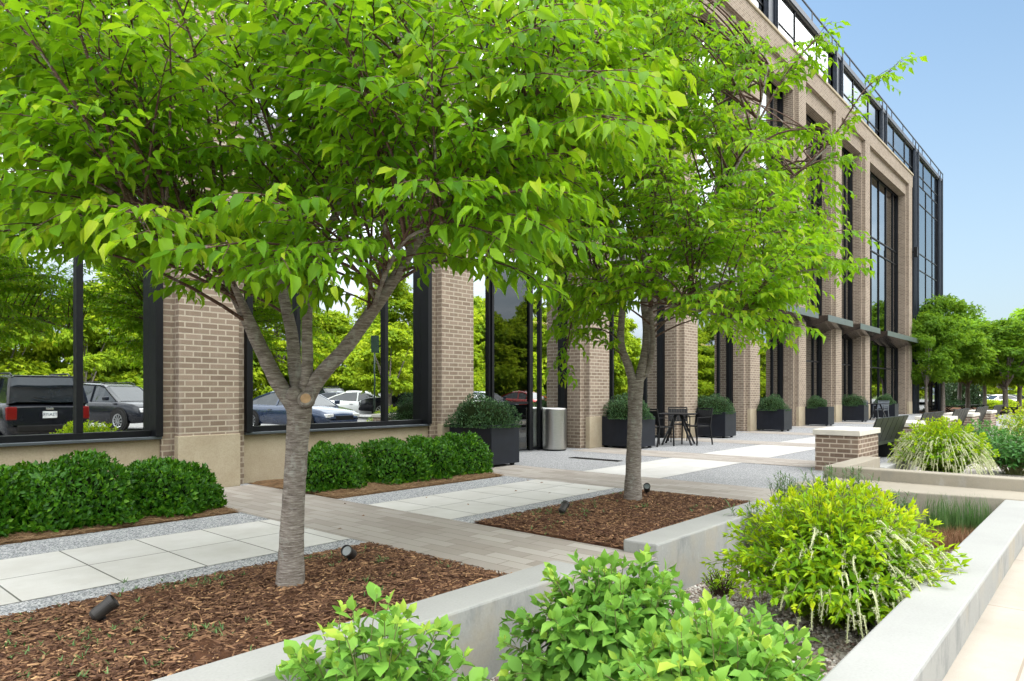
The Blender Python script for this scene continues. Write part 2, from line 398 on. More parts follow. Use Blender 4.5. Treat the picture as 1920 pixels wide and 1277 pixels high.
def bark_mat(name, c0, c1, c2, zscale=26):
    k = NT(name)
    band = k.noise(k.pos('Object', (3.2, 3.2, zscale)), 4, 7, 0.68)
    fine = k.noise(k.pos('Object', (1, 1, 5.0)), 38, 4)
    big = k.noise(k.pos(), 3.2, 4)
    col = k.ramp(band, [(0.32, c0), (0.5, c1), (0.68, c2)])
    col = k.mix(k.math('MULTIPLY', big, 0.45), col, c0)
    lich = k.ramp(k.noise(k.pos('Object', (1, 1, 0.7)), 9, 6, 0.7), [(0.56, (0, 0, 0)), (0.64, (1, 1, 1))])
    col = k.mix(k.math('MULTIPLY', lich, 0.45), col, (0.36, 0.37, 0.33))
    spots = k.ramp(fine, [(0.60, (0, 0, 0)), (0.68, (1, 1, 1))])
    col = k.mix(k.math('MULTIPLY', spots, 0.5), col, (0.46, 0.42, 0.36))
    h = k.math('ADD', band, k.math('MULTIPLY', fine, 0.5))
    M[name] = k.done(k.pbr(col, 0.8, 0.2, 0, k.bump(h, 0.7, 0.012)))
bark_mat('cherry_bark', (0.085, 0.064, 0.052), (0.235, 0.203, 0.175), (0.46, 0.42, 0.375))
bark_mat('twig_bark', (0.06, 0.03, 0.022), (0.10, 0.055, 0.04), (0.16, 0.10, 0.075), 8)

# ------------------------------------------------------------------ object helpers
def tag(o, label=None, cat=None, group=None, kind=None):
    if label: o['label'] = label
    if cat: o['category'] = cat
    if group: o['group'] = group
    if kind: o['kind'] = kind
    return o
def thing(name, label, cat, loc=(0, 0, 0), rz=0.0, group=None):
    o = bpy.data.objects.new(name, None); o.empty_display_size = 0.2
    o.location = loc; o.rotation_euler = (0, 0, rz)
    COL.objects.link(o)
    return tag(o, label, cat, group)
def link(name, me, mat, parent=None, loc=None):
    o = bpy.data.objects.new(name, me)
    if mat is not None:
        me.materials.append(M[mat] if isinstance(mat, str) else mat)
    COL.objects.link(o)
    if parent is not None: o.parent = parent
    if loc is not None: o.location = loc
    return o
def dup(root, loc, rz, label=None, scale=None):
    def cp(o, parent):
        c = o.copy(); COL.objects.link(c)
        if parent is not None: c.parent = parent
        for ch in o.children: cp(ch, c)
        return c
    r = cp(root, None); r.location = loc; r.rotation_euler = (0, 0, rz)
    if scale: r.scale = scale
    if label: r['label'] = label
    return r

class MB:
    """collects boxes, prisms and tubes; build() links them as one mesh object"""
    def __init__(s): s.v = []; s.f = []; s.mi = []
    def add(s, vs, fs):
        b = len(s.v); s.v += [tuple(v) for v in vs]; s.f += [tuple(i + b for i in f) for f in fs]
        return s
    def box(s, x0, x1, y0, y1, z0, z1):
        v = [(x0, y0, z0), (x1, y0, z0), (x1, y1, z0), (x0, y1, z0), (x0, y0, z1), (x1, y0, z1), (x1, y1, z1), (x0, y1, z1)]
        return s.add(v, [(0, 3, 2, 1), (4, 5, 6, 7), (0, 1, 5, 4), (1, 2, 6, 5), (2, 3, 7, 6), (3, 0, 4, 7)])
    def prism(s, poly, z0, z1):          # poly counter-clockwise in XY
        n = len(poly)
        v = [(x, y, z0) for x, y in poly] + [(x, y, z1) for x, y in poly]
        f = [tuple(range(n))[::-1], tuple(range(n, 2 * n))] + [(i, (i + 1) % n, n + (i + 1) % n, n + i) for i in range(n)]
        return s.add(v, f)
    def bar(s, a, b, w, h):              # rectangular bar between two points
        a, b = Vector(a), Vector(b); d = (b - a).normalized()
        up = Vector((0, 0, 1)) if abs(d.z) < 0.95 else Vector((1, 0, 0))
        sx = d.cross(up).normalized() * w / 2; sy = sx.cross(d).normalized() * h / 2
        v = [a - sx - sy, a + sx - sy, a + sx + sy, a - sx + sy, b - sx - sy, b + sx - sy, b + sx + sy, b - sx + sy]
        return s.add(v, [(0, 3, 2, 1), (4, 5, 6, 7), (0, 1, 5, 4), (1, 2, 6, 5), (2, 3, 7, 6), (3, 0, 4, 7)])
    def tube(s, pts, rad, n=8, cap=True, jit=0.0):
        pts = [Vector(p) for p in pts]; m = len(pts)
        if not hasattr(rad, '__len__'): rad = [rad] * m
        u = None; vs = []
        for i, p in enumerate(pts):
            t = (pts[min(i + 1, m - 1)] - pts[max(i - 1, 0)]).normalized()
            if u is None: u = t.orthogonal().normalized()
            u = (u - t * u.dot(t)).normalized(); w = t.cross(u)
            for k in range(n):
                a = 2 * math.pi * k / n
                rr = rad[i] * (1 + (random.uniform(-jit, jit) if jit else 0))
                vs.append(p + u * math.cos(a) * rr + w * math.sin(a) * rr)
        fs = [(i * n + k, i * n + (k + 1) % n, (i + 1) * n + (k + 1) % n, (i + 1) * n + k) for i in range(m - 1) for k in range(n)]
        if cap: fs += [tuple(range(n))[::-1], tuple(range((m - 1) * n, m * n))]
        return s.add(vs, fs)
    def lathe(s, prof, n=32, c=(0, 0)):
        vs = [(c[0] + r * math.cos(2 * math.pi * k / n), c[1] + r * math.sin(2 * math.pi * k / n), z) for r, z in prof for k in range(n)]
        m = len(prof)
        fs = [(i * n + k, i * n + (k + 1) % n, (i + 1) * n + (k + 1) % n, (i + 1) * n + k) for i in range(m - 1) for k in range(n)]
        fs += [tuple(range(n))[::-1], tuple(range((m - 1) * n, m * n))]
        return s.add(vs, fs)
    def mesh(s, name, smooth=False, uv=True):
        me = bpy.data.meshes.new(name)
        me.from_pydata(s.v, [], s.f); me.update()
        if smooth: me.shade_smooth()
        if uv: box_uv(me)
        return me
    def build(s, name, mat, parent=None, smooth=False, bevel=0.0, loc=None, kind=None, origin=None):
        if origin is not None:
            s.v = [(x - origin[0], y - origin[1], z - origin[2]) for x, y, z in s.v]
        o = link(name, s.mesh(name, smooth), mat, parent, loc if loc is not None else origin)
        if bevel:
            b = o.modifiers.new('bevel', 'BEVEL'); b.width = bevel; b.segments = 2; b.limit_method = 'ANGLE'; b.angle_limit = R(40)
        if kind: o['kind'] = kind
        return o
def box_uv(me):
    nl = len(me.loops)
    if not nl: return
    uvl = me.uv_layers.new(name='UVMap')
    co = np.empty(len(me.vertices) * 3); me.vertices.foreach_get('co', co); co = co.reshape(-1, 3)
    vi = np.empty(nl, int); me.loops.foreach_get('vertex_index', vi)
    nf = len(me.polygons)
    no = np.empty(nf * 3); me.polygons.foreach_get('normal', no); no = np.abs(no.reshape(-1, 3))
    tot = np.empty(nf, int); me.polygons.foreach_get('loop_total', tot)
    ax = np.repeat(no.argmax(1), tot)
    P = co[vi]
    u = np.where(ax == 0, P[:, 1], P[:, 0]); v = np.where(ax == 2, P[:, 1], P[:, 2])
    uvl.data.foreach_set('uv', np.stack([u, v], 1).ravel())

def scatter(name, tv, tf, pos, ax, nrm, sx, sy, sz, tint, mat, parent=None, smooth=True):
    """many small copies of one template, merged into one mesh: x along ax, z along nrm"""
    tv = np.asarray(tv, float); n = len(pos); k = len(tv)
    ax = ax / np.linalg.norm(ax, axis=1, keepdims=True)
    nrm = nrm - ax * (nrm * ax).sum(1, keepdims=True)
    nrm = nrm / np.maximum(np.linalg.norm(nrm, axis=1, keepdims=True), 1e-6)
    ay = np.cross(nrm, ax)
    V = (pos[:, None, :] + tv[None, :, 0:1] * (ax * sx[:, None])[:, None, :] + tv[None, :, 1:2] * (ay * sy[:, None])[:, None, :]
         + tv[None, :, 2:3] * (nrm * sz[:, None])[:, None, :]).reshape(-1, 3)
    sizes = np.array([len(f) for f in tf]); flat = np.concatenate([np.array(f) for f in tf])
    loops = (flat[None, :] + (np.arange(n) * k)[:, None]).ravel()
    tot = np.tile(sizes, n); start = np.concatenate([[0], np.cumsum(tot)[:-1]])
    me = bpy.data.meshes.new(name)
    me.vertices.add(n * k); me.vertices.foreach_set('co', V.ravel())
    me.loops.add(len(loops)); me.loops.foreach_set('vertex_index', loops.astype(np.int32))
    me.polygons.add(len(tot)); me.polygons.foreach_set('loop_start', start.astype(np.int32))
    try: me.polygons.foreach_set('loop_total', tot.astype(np.int32))
    except Exception: pass
    at_ = me.attributes.new('tint', 'FLOAT', 'POINT'); at_.data.foreach_set('value', np.repeat(np.clip(tint, 0, 1), k).astype(np.float32))
    me.update(calc_edges=True); me.validate()
    if smooth: me.shade_smooth()
    return link(name, me, mat, parent)

LEAF_BIG = ([(0, 0, 0), (0.28, 0.40, 0.10), (0.62, 0.42, 0.06), (0.30, 0, 0), (0.64, 0, -0.04), (1.0, 0, -0.20), (0.28, -0.40, 0.10), (0.62, -0.42, 0.06), (0.88, 0.14, -0.10), (0.88, -0.14, -0.10)],
            [(0, 3, 1), (3, 4, 2, 1), (4, 5, 8, 2), (0, 6, 3), (3, 6, 7, 4), (4, 7, 9, 5)])
LEAF_MID = ([(0, 0, 0), (0.42, 0.48, 0.10), (0.45, 0, -0.02), (1.0, 0, -0.16), (0.42, -0.48, 0.10)],
            [(0, 2, 1), (2, 3, 1), (0, 4, 2), (2, 4, 3)])
LEAF_SMALL = ([(0, 0, 0), (0.5, 0.5, 0.12), (1, 0, -0.05), (0.5, -0.5, 0.12)], [(0, 2, 1), (0, 3, 2)])
CLUMP = ([(0, 0, 0), (0.5, 0.5, 0.12), (1, 0, -0.08), (0.5, -0.5, 0.12), (0.15, 0.75, 0.2), (0.45, 1.05, 0.0), (0.0, 1.0, -0.1), (0.2, -0.7, 0.15), (0.55, -1.0, -0.05), (0.05, -1.05, -0.1)],
         [(0, 2, 1), (0, 3, 2), (0, 5, 4), (0, 6, 5)[::-1], (0, 7, 8), (0, 8, 9)[::-1]])
BLADE = ([(0, 0.5, 0), (0, -0.5, 0), (0.4, 0.42, 0.04), (0.4, -0.42, 0.04), (0.75, 0.28, -0.02), (0.75, -0.28, -0.02), (1, 0, -0.16)],
         [(0, 1, 3, 2), (2, 3, 5, 4), (4, 5, 6)])
CHIP = ([(-0.5, -0.5, 0), (0.5, -0.35, 0), (0.5, 0.4, 0), (-0.5, 0.5, 0), (-0.45, -0.4, 0.5), (0.45, -0.3, 0.4), (0.42, 0.3, 0.5), (-0.42, 0.4, 0.4)],
        [(4, 5, 6, 7), (0, 1, 5, 4), (1, 2, 6, 5), (2, 3, 7, 6), (3, 0, 4, 7)])
_p = (1 + 5 ** 0.5) / 2
STONE = ([(x, y, z * 0.7) for x, y, z in [(0.53, 0, 0.85), (-0.53, 0, 0.85), (0.53, 0, -0.85), (-0.53, 0, -0.85), (0, 0.85, 0.53), (0, 0.85, -0.53), (0, -0.85, 0.53), (0, -0.85, -0.53), (0.85, 0.53, 0), (-0.85, 0.53, 0), (0.85, -0.53, 0), (-0.85, -0.53, 0)]],
         [(0, 4, 1), (0, 8, 4), (8, 5, 4), (5, 9, 4), (4, 9, 1), (8, 10, 2), (8, 2, 5), (2, 3, 5), (5, 3, 9), (6, 10, 0), (6, 7, 10), (7, 2, 10), (7, 3, 2), (7, 11, 3), (6, 11, 7), (6, 1, 11), (1, 9, 11), (9, 3, 11), (0, 10, 8), (0, 1, 6)])
def rdir(n): 
    v = rng.normal(size=(n, 3)); return v / np.linalg.norm(v, axis=1, keepdims=True)

# ================================================================== GROUND
def sheet(name, poly, z, mat, kind='structure'):
    mb = MB(); mb.add([(x, y, z) for x, y in poly], [tuple(range(len(poly)))])
    return mb.build(name, mat, kind=kind)
def rect(x0, x1, y0, y1): return [(x0, y0), (x1, y0), (x1, y1), (x0, y1)]
sheet('terrain', rect(-300, 500, -300, 300), -0.62, 'terrain')
sheet('car_park', rect(-70, 150, -27, -2.2), -0.165, 'asphalt')
sheet('car_park', rect(68, 150, -2.196, 60), -0.50, 'asphalt')
MB().box(-30, 66, -2.1, 0.615, -0.6, -0.095).build('pavement', 'pavement', kind='structure')
MB().box(-30, 66, -2.26, -2.104, -0.6, -0.09).build('kerb', 'concrete', kind='structure')
mb = MB()
for i in range(-8, 14): mb.box(i * 2.75, i * 2.75 + 0.1, -7.6, -2.4, -0.163, -0.16)
for i in range(-8, 22): mb.box(i * 2.75, i * 2.75 + 0.1, -18.5, -13.5, -0.163, -0.16)
mb.build('parking_lines', 'car_white', kind='structure')
MB().box(-30, 45.2, 2.75, 20, -0.6, 0.0).build('plaza', 'plaza_aggregate', kind='structure')
GY = [(-2, -0.45), (4, -0.45), (9, 0.0), (40, 0.0)]
MB().add([(x, y, z) for y, z in GY for x in (45.2, 67.9)], [(2 * i, 2 * i + 1, 2 * i + 3, 2 * i + 2) for i in range(3)]).build('grove_ground', 'grove_mulch', kind='structure')

PATHS = [(3.47, 4.63), (7.57, 8.82), (11.75, 12.95), (16.05, 17.2), (20.4, 21.6), (24.8, 26.0), (29.2, 30.4), (33.7, 34.9)]
for x0, x1 in PATHS:
    MB().add([(x0, 2.9 if x0 > 9 else 2.6, 0.006), (x1, 2.9 if x0 > 9 else 2.6, 0.006), (x1, 8.72, 0.006), (x0, 8.72, 0.006)], [(0, 1, 2, 3)]).build('paver_path', 'pavers', kind='structure')
    if x0 < 9: MB().box(3.723 if x0 < 5 else 7.203, 4.597 if x0 < 5 else 8.618, 2.60, 2.748, -0.6, 0.002).build('path_edge', 'concrete', kind='structure')
for x0, x1 in ((-12, 3.466), (4.634, 7.566)):
    sheet('walkway', rect(x0, x1, 4.878, 6.214), 0.006, 'walk_slab')
    sheet('aggregate_strip', rect(x0, x1, 4.60, 4.874), 0.0045, 'strip_aggregate')
    sheet('aggregate_strip', rect(x0, x1, 6.218, 6.80), 0.0045, 'strip_aggregate')
for i in range(1, 7):
    sheet('white_slab_panel', rect(PATHS[i][1] + 0.01, PATHS[i + 1][0] - 0.01, 4.95, 6.30), 0.006, 'white_slab')

def bed(name, x0, x1, y0, y1, z, h, mat):
    nx, ny = max(4, int((x1 - x0) / 0.08)), max(4, int((y1 - y0) / 0.08))
    xs = np.linspace(x0, x1, nx); ys = np.linspace(y0, y1, ny)
    X, Y = np.meshgrid(xs, ys, indexing='ij')
    e = np.minimum(np.minimum(X - x0, x1 - X), np.minimum(Y - y0, y1 - Y))
    Z = z + h * np.clip(e / 0.35, 0, 1) + 0.012 * rng.random(X.shape) * (e > 0.01) + 0.012 * np.sin(X * 5) * np.cos(Y * 6) * (e > 0.05)
    v = np.stack([X, Y, Z], -1).reshape(-1, 3).tolist()
    f = [(i * ny + j, (i + 1) * ny + j, (i + 1) * ny + j + 1, i * ny + j + 1) for i in range(nx - 1) for j in range(ny - 1)]
    MB().add(v, f).build(name, mat, smooth=True, kind='structure')
    def height(px, py):
        ee = np.minimum(np.minimum(px - x0, x1 - px), np.minimum(py - y0, y1 - py))
        return z + h * np.clip(ee / 0.35, 0, 1) + 0.008
    return height
H1 = bed('mulch_bed', -4.0, 3.462, 2.905, 4.592, 0.006, 0.035, 'mulch_soil')
H2 = bed('mulch_bed', 4.638, 7.562, 2.905, 4.592, 0.006, 0.035, 'mulch_soil')
P1 = bed('pine_straw_bed', -4.0, 3.46, 6.806, 8.9, 0.006, 0.05, 'straw_soil')
P2 = bed('pine_straw_bed', 4.64, 7.56, 6.806, 8.9, 0.006, 0.05, 'straw_soil')
def chips(name, n, x0, x1, y0, y1, hf, L, W, T, mat, sp=0.35):
    x = rng.uniform(x0, x1, n); y = rng.uniform(y0, y1, n)
    p = np.stack([x, y, hf(x, y) + rng.uniform(0, 0.012, n)], 1)
    a = rng.uniform(0, 2 * np.pi, n)
    ax = np.stack([np.cos(a), np.sin(a), rng.normal(0, sp * 0.5, n)], 1)
    nr = np.stack([rng.normal(0, sp, n), rng.normal(0, sp, n), np.ones(n)], 1)
    l = rng.uniform(*L, n); w = rng.uniform(*W, n)
    o = scatter(name, *CHIP, p, ax, nr, l, w, np.full(n, T), rng.beta(1.5, 2.2, n), mat, smooth=False)
    o['kind'] = 'stuff'
chips('wood_chips', 17000, 0.4, 3.45, 2.92, 4.58, H1, (0.015, 0.062), (0.004, 0.015), 0.006, 'wood_chip')
chips('wood_chips', 12000, 4.65, 7.55, 2.92, 4.58, H2, (0.015, 0.062), (0.004, 0.015), 0.006, 'wood_chip')
chips('pine_needles', 13000, 1.2, 3.45, 6.81, 8.3, P1, (0.06, 0.15), (0.0022, 0.004), 0.003, 'straw', 0.3)
chips('pine_needles', 11000, 4.65, 7.55, 6.81, 8.2, P2, (0.06, 0.15), (0.0022, 0.004), 0.003, 'straw', 0.3)

# small weeds sprouting through the mulch
def weeds(n, regions, hf):
    P, A, N, S, T = [], [], [], [], []
    for (cx, cy_, r, k) in regions:
        for _ in range(k):
            bx, by = cx + random.gauss(0, r), cy_ + random.gauss(0, r * 0.6)
            for q in range(random.randint(3, 7)):
                a = random.uniform(0, 6.28)
                P.append((bx, by, float(hf(np.array([bx]), np.array([by]))[0]) + 0.004)); A.append((math.cos(a), math.sin(a), random.uniform(0.3, 1.6)))
                N.append((-math.cos(a) * 0.6, -math.sin(a) * 0.6, 1)); S.append(random.uniform(0.018, 0.05)); T.append(random.random())
    P, A, N, S, T = map(np.array, (P, A, N, S, T))
    o = scatter('weed_sprouts', *BLADE, P, A, N, S, S * 0.16, S, T, 'grass_blade')
    o['kind'] = 'stuff'
weeds(0, [(1.15, 3.75, 0.16, 30), (1.6, 3.4, 0.1, 16), (0.75, 3.9, 0.08, 12), (2.0, 4.3, 0.12, 22), (2.75, 4.38, 0.08, 10), (3.0, 3.9, 0.05, 10), (2.7, 3.55, 0.1, 8), (2.45, 3.3, 0.12, 7), (3.2, 3.5, 0.1, 6), (0.95, 3.4, 0.2, 14), (1.9, 4.48, 0.25, 26), (1.3, 3.3, 0.3, 20), (2.9, 4.2, 0.25, 18), (0.9, 4.35, 0.2, 16)], H1)
weeds(0, [(5.25, 4.25, 0.18, 26), (5.6, 3.95, 0.12, 18), (6.1, 4.35, 0.2, 24), (6.3, 3.7, 0.08, 14), (5.1, 3.9, 0.2, 14), (6.6, 3.2, 0.1, 8), (6.9, 4.45, 0.1, 8)], H2)

# rain garden floor
sheet('garden_floor', rect(-3.0, 8.80, 0.9, 2.6), -0.335, 'garden_gravel')
sheet('garden_floor', rect(9.9, 32.0, 0.7, 2.7), -0.12, 'garden_gravel')
def pebbles(n, x0, x1, y0, y1, z):
    x = rng.uniform(x0, x1, n); y = rng.uniform(y0, y1, n)
    s = rng.uniform(0.006, 0.017, n)
    p = np.stack([x, y, z + s * 0.3], 1)
    o = scatter('garden_pebbles', *STONE, p, rdir(n) * np.array([1, 1, 0.3]), np.stack([rng.normal(0, 0.3, n), rng.normal(0, 0.3, n), np.ones(n)], 1), s * rng.uniform(0.8, 1.5, n), s, s, rng.beta(1.6, 1.6, n), 'pebble')
    o['kind'] = 'stuff'
pebbles(15000, 1.2, 8.7, 0.92, 2.58, -0.333)

# ================================================================== LOW CONCRETE WALLS
def wall(label, poly, z0, z1, mat='concrete', bevel=0.014, name='retaining_wall'):
    xs = [p[0] for p in poly]; ys = [p[1] for p in poly]
    o = MB().prism(poly, z0, z1).build(name, mat, bevel=bevel, origin=(sum(xs) / len(xs), sum(ys) / len(ys), z0))
    return tag(o, label, 'wall')
wall('low grey concrete retaining wall in front of the mulch bed of the near cherry tree', rect(-4.0, 3.72, 2.60, 2.90), -0.6, 0.10)
wall('low grey concrete retaining wall with a chalky stained face in front of the second tree', rect(4.60, 7.20, 2.60, 2.90), -0.6, 0.10)
wall('long pale concrete wall along the tan pavement, right of the flowering shrubs', [(-3.0, 0.60), (9.0, 0.62), (9.0, 0.905), (-3.0, 0.885)], -0.6, 0.10)
wall('flat tan concrete ledge crossing between the two rain gardens', [(9.0, 0.62), (10.0, 0.5), (10.0, 2.85), (8.80, 3.05), (8.62, 3.05), (9.0, 0.905)][::1], -0.6, 0.112, 'tan_concrete')
wall('raised concrete kerb behind the tan ledge, in front of the long flowering shrub', [(9.72, 0.60), (9.93, 0.60), (9.95, 2.72), (11.6, 2.72), (11.6, 2.97), (9.70, 2.97)], -0.6, 0.255, 'tan_concrete')
wall('long low concrete edging beneath the benches, behind the far flowering shrub', rect(11.62, 31.0, 2.66, 2.86), -0.6, 0.10)

# ================================================================== OFFICE BUILDING
B = thing('office_building', 'large brick office building with tall piers, black framed glass and a glazed top storey', 'building', (0, 8.75, 0))
def bl(mb, name, mat, parent=None, **kw):
    """a part of the building, modelled in world coordinates"""
    if parent is None:
        mb.v = [(x, y - 8.75, z) for x, y, z in mb.v]; return mb.build(name, mat, B, **kw)
    ox, oy = parent.location.x, parent.location.y
    mb.v = [(x - ox, y - 8.75 - oy, z) for x, y, z in mb.v]
    return mb.build(name, mat, parent, **kw)
PITCH = 4.43
cx_ = {k: 4.05 + PITCH * k for k in (-2, -1, 0, 1, 2, 3, 4, 5, 6, 7, 9)}
YF, YJ, YB = 8.75, 8.90, 9.26
for k, c in cx_.items():
    mb = MB().prism([(c - 0.39, YF), (c + 0.39, YF), (c + 0.39, YJ), (c + 0.54, YJ), (c + 0.54, YB), (c - 0.54, YB), (c - 0.54, YJ), (c - 0.39, YJ)], 0, 12.9)
    mb.v = [(x - c, y - 8.75, z) for x, y, z in mb.v]
    o = mb.build('brick_column', 'brick', B, loc=(c, 0, 0), bevel=0.006)
    s = MB().box(-0.405, 0.405, -0.012, 0.10, 0, 0.70).build('stone_base', 'cast_stone', o, bevel=0.008)
ks = sorted(cx_)
bays = [(cx_[ks[i]] + 0.54, cx_[ks[i + 1]] - 0.54, ks[i]) for i in range(len(ks) - 1)]
XL, XR = cx_[-2] - 0.54, cx_[9] + 0.54
# lintel, cornice
bl(MB().box(XL, XR, YF, YB, 12.904, 13.56), 'lintel_wall', 'brick', bevel=0.006)
bl(MB().box(XL, XR + 0.02, YF - 0.05, YB, 13.564, 13.66), 'cornice', 'cast_stone', bevel=0.01)
def frame_grid(mb, x0, x1, y, z0, z1, xs, zs, w=0.055, dep=0.05):
    """black mullions and transoms in the plane y"""
    for x in xs: mb.box(x - w / 2, x + w / 2, y - dep, y + 0.03, z0, z1)
    edges = [x0] + [x for x in xs] + [x1]
    for z in zs:
        for a, b in zip(edges[:-1], edges[1:]):
            a2 = a + (w / 2 if a != x0 else 0); b2 = b - (w / 2 if b != x1 else 0)
            mb.box(a2 + 0.001, b2 - 0.001, y - dep + 0.008, y + 0.03, z - w / 2, z + w / 2)
for a, b, k in bays:
    wd = b - a
    xs = [a + 0.87, b - 0.87] if wd < 5 else [a + wd * t for t in (0.12, 0.31, 0.5, 0.69, 0.88)]
    bl(MB().box(a + 0.002, b - 0.002, YJ, YB, 12.3, 12.902), 'inner_lintel', 'brick')
    low = k <= 0; siding = k <= 4
    zbot = 5.2 if siding else 0.0
    # upper curtain glazing
    fr = MB()
    fr.box(a, a + 0.10, YB + 0.002, 9.40, zbot, 12.3); fr.box(b - 0.10, b, YB + 0.002, 9.40, zbot, 12.3)
    frame_grid(fr, a + 0.10, b - 0.10, 9.355, zbot, 12.3, xs, [z for z in (4.25, 8.4, 9.1, 12.26) if z > zbot] + ([zbot + 0.04] if siding else [0.05, 2.5]))
    f = bl(fr, 'glazing_frame', 'black_metal')
    bl(MB().box(a + 0.10, b - 0.10, 9.355, 9.365, zbot, 12.3), 'glass_pane', 'curtain_glass', f)
    if siding:
        bl(MB().box(a + 0.002, b - 0.002, 8.99, 9.24, 4.22, 5.18), 'spandrel_siding', 'grey_siding')
    if low:
        bl(MB().box(a + 0.002, b - 0.002, 8.935, 9.25, 0, 0.665), 'sill_wall', 'cast_stone', bevel=0.006)
        bl(MB().box(a + 0.003, b - 0.003, 8.86, 9.25, 0.667, 0.70), 'window_sill', 'sill_metal', bevel=0.004)
        fr = MB()
        fr.box(a + 0.002, a + 0.09, 8.83, 9.25, 0.702, 4.21); fr.box(b - 0.09, b - 0.002, 8.83, 9.25, 0.702, 4.21)
        fr.box(a + 0.09, b - 0.09, 8.83, 9.25, 4.10, 4.21)
        fr.box(a + 0.09, b - 0.09, 8.97, 9.20, 0.702, 0.775)
        for x in xs: fr.box(x - 0.035, x + 0.035, 8.97, 9.20, 0.775, 4.10)
        f = bl(fr, 'window_frame', 'black_metal', bevel=0.004)
        bl(MB().box(a + 0.09, b - 0.09, 9.03, 9.04, 0.775, 4.10), 'glass_pane', 'window_glass', f)
    elif siding:
        fr = MB()
        fr.box(a, a + 0.10, YB + 0.002, 9.40, 0, 4.215); fr.box(b - 0.10, b, YB + 0.002, 9.40, 0, 4.215)
        frame_grid(fr, a + 0.10, b - 0.10, 9.355, 0, 4.215, xs, [0.05, 3.9, 4.17])
        f = bl(fr, 'entrance_frame', 'black_metal')
        bl(MB().box(a + 0.10, b - 0.10, 9.355, 9.365, 0, 4.215), 'glass_pane', 'window_glass' if k < 3 else 'dim_glass', f)
        bl(MB().box(a + 0.101, b - 0.101, 9.20, 9.30, 4.12, 4.213), 'entrance_soffit', 'interior_ceiling')
# dark entrance door beside the first planter
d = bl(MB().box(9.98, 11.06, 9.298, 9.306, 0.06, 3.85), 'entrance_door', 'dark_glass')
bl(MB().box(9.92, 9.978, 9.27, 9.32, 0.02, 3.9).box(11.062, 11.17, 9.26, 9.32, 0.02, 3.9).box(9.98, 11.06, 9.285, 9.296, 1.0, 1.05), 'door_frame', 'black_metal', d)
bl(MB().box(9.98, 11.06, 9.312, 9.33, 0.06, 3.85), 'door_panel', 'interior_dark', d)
# canopies
def canopy(x0, x1):
    y0, zt, zf = 8.32, 4.22, 3.99
    zb = zf - 0.30 * (YB - y0)
    mb = MB().add([(x0, y0 + 0.02, zf), (x1, y0 + 0.02, zf), (x1, YF - 0.003, zf - 0.125), (x0, YF - 0.003, zf - 0.125), (x0, y0 + 0.02, zt - 0.02), (x1, y0 + 0.02, zt - 0.02), (x1, YF - 0.003, zt - 0.02), (x0, YF - 0.003, zt - 0.02)],
                  [(0, 3, 2, 1), (4, 5, 6, 7), (0, 1, 5, 4), (1, 2, 6, 5), (2, 3, 7, 6), (3, 0, 4, 7)])
    c = bl(mb, 'canopy', 'canopy_soffit')
    f = MB(); n = max(3, round((x1 - x0) / 1.15)); wd = (x1 - x0) / n
    for i in range(n): f.box(x0 + i * wd + 0.004, x0 + (i + 1) * wd - 0.004, y0, y0 + 0.018, zf - 0.012, zt)
    bl(f, 'canopy_fascia', 'canopy_fascia', c)
    return c
def canopy_bay(x0, x1):
    """the deeper wing of a canopy that reaches back between two columns"""
    y0, zf = 8.32, 3.99
    s = MB().add([(x0, YF, zf - 0.125), (x1, YF, zf - 0.125), (x1, 9.30, zf - 0.32), (x0, 9.30, zf - 0.32), (x0, YF, 4.20), (x1, YF, 4.20), (x1, 9.30, 4.20), (x0, 9.30, 4.20)],
                 [(0, 3, 2, 1), (4, 5, 6, 7), (0, 1, 5, 4), (1, 2, 6, 5), (2, 3, 7, 6), (3, 0, 4, 7)])
    bl(s, 'canopy_wing', 'canopy_soffit')
for k in (5, 6, 7):
    x1 = cx_[k] + 0.46
    canopy(x1 - 3.3, x1)
    canopy_bay(x1 - 3.3, cx_[k] - 0.563)
canopy(36.9, cx_[9] + 0.9)
canopy_bay(36.9, cx_[9] - 0.563)
# glazed top storey
YT = 8.98
xm = np.arange(-4.0, 53.6, 2.5)
fr = MB()
frame_grid(fr, XL, 53.9, YT, 13.665, 15.36, list(xm), [13.70, 14.28, 15.36], 0.045, 0.035)
f = bl(fr, 'top_storey_frame', 'black_metal')
bl(MB().box(XL, 53.9, YT, YT + 0.01, 13.665, 15.36), 'glass_pane', 'curtain_glass', f)
bl(MB().box(XL, 54.15, 8.90, 24, 15.39, 15.55), 'roof', 'roof_membrane')
bl(MB().box(XL, 54.2, 8.85, 8.897, 15.40, 15.60), 'roof_edge', 'dark_steel')
rl = MB().tube([(XL, 8.87, 15.98), (54.2, 8.87, 15.98)], 0.035, 6)
for x in np.arange(XL + 0.5, 54, 2.5): rl.box(x - 0.02, x + 0.02, 8.85, 8.89, 15.601, 15.97)
bl(rl, 'roof_rail', 'dark_steel')
for x in (1.0, 8.5, 16.0, 23.5, 31.0, 38.5, 46.0, 53.45):
    z0 = 13.667 if x < 45 else 0.0
    for dx in (-0.42, 0.42):
        bl(MB().box(x + dx - 0.12, x + dx + 0.12, 8.86, YT - 0.04, z0, 15.385).box(x + dx - 0.04, x + dx + 0.04, 8.80, 8.845, z0, 15.9), 'steel_fin', 'dark_steel')
    bl(MB().box(x - 0.299, x + 0.299, 8.91, YT - 0.04, z0, 15.385), 'fin_panel', 'dark_steel')
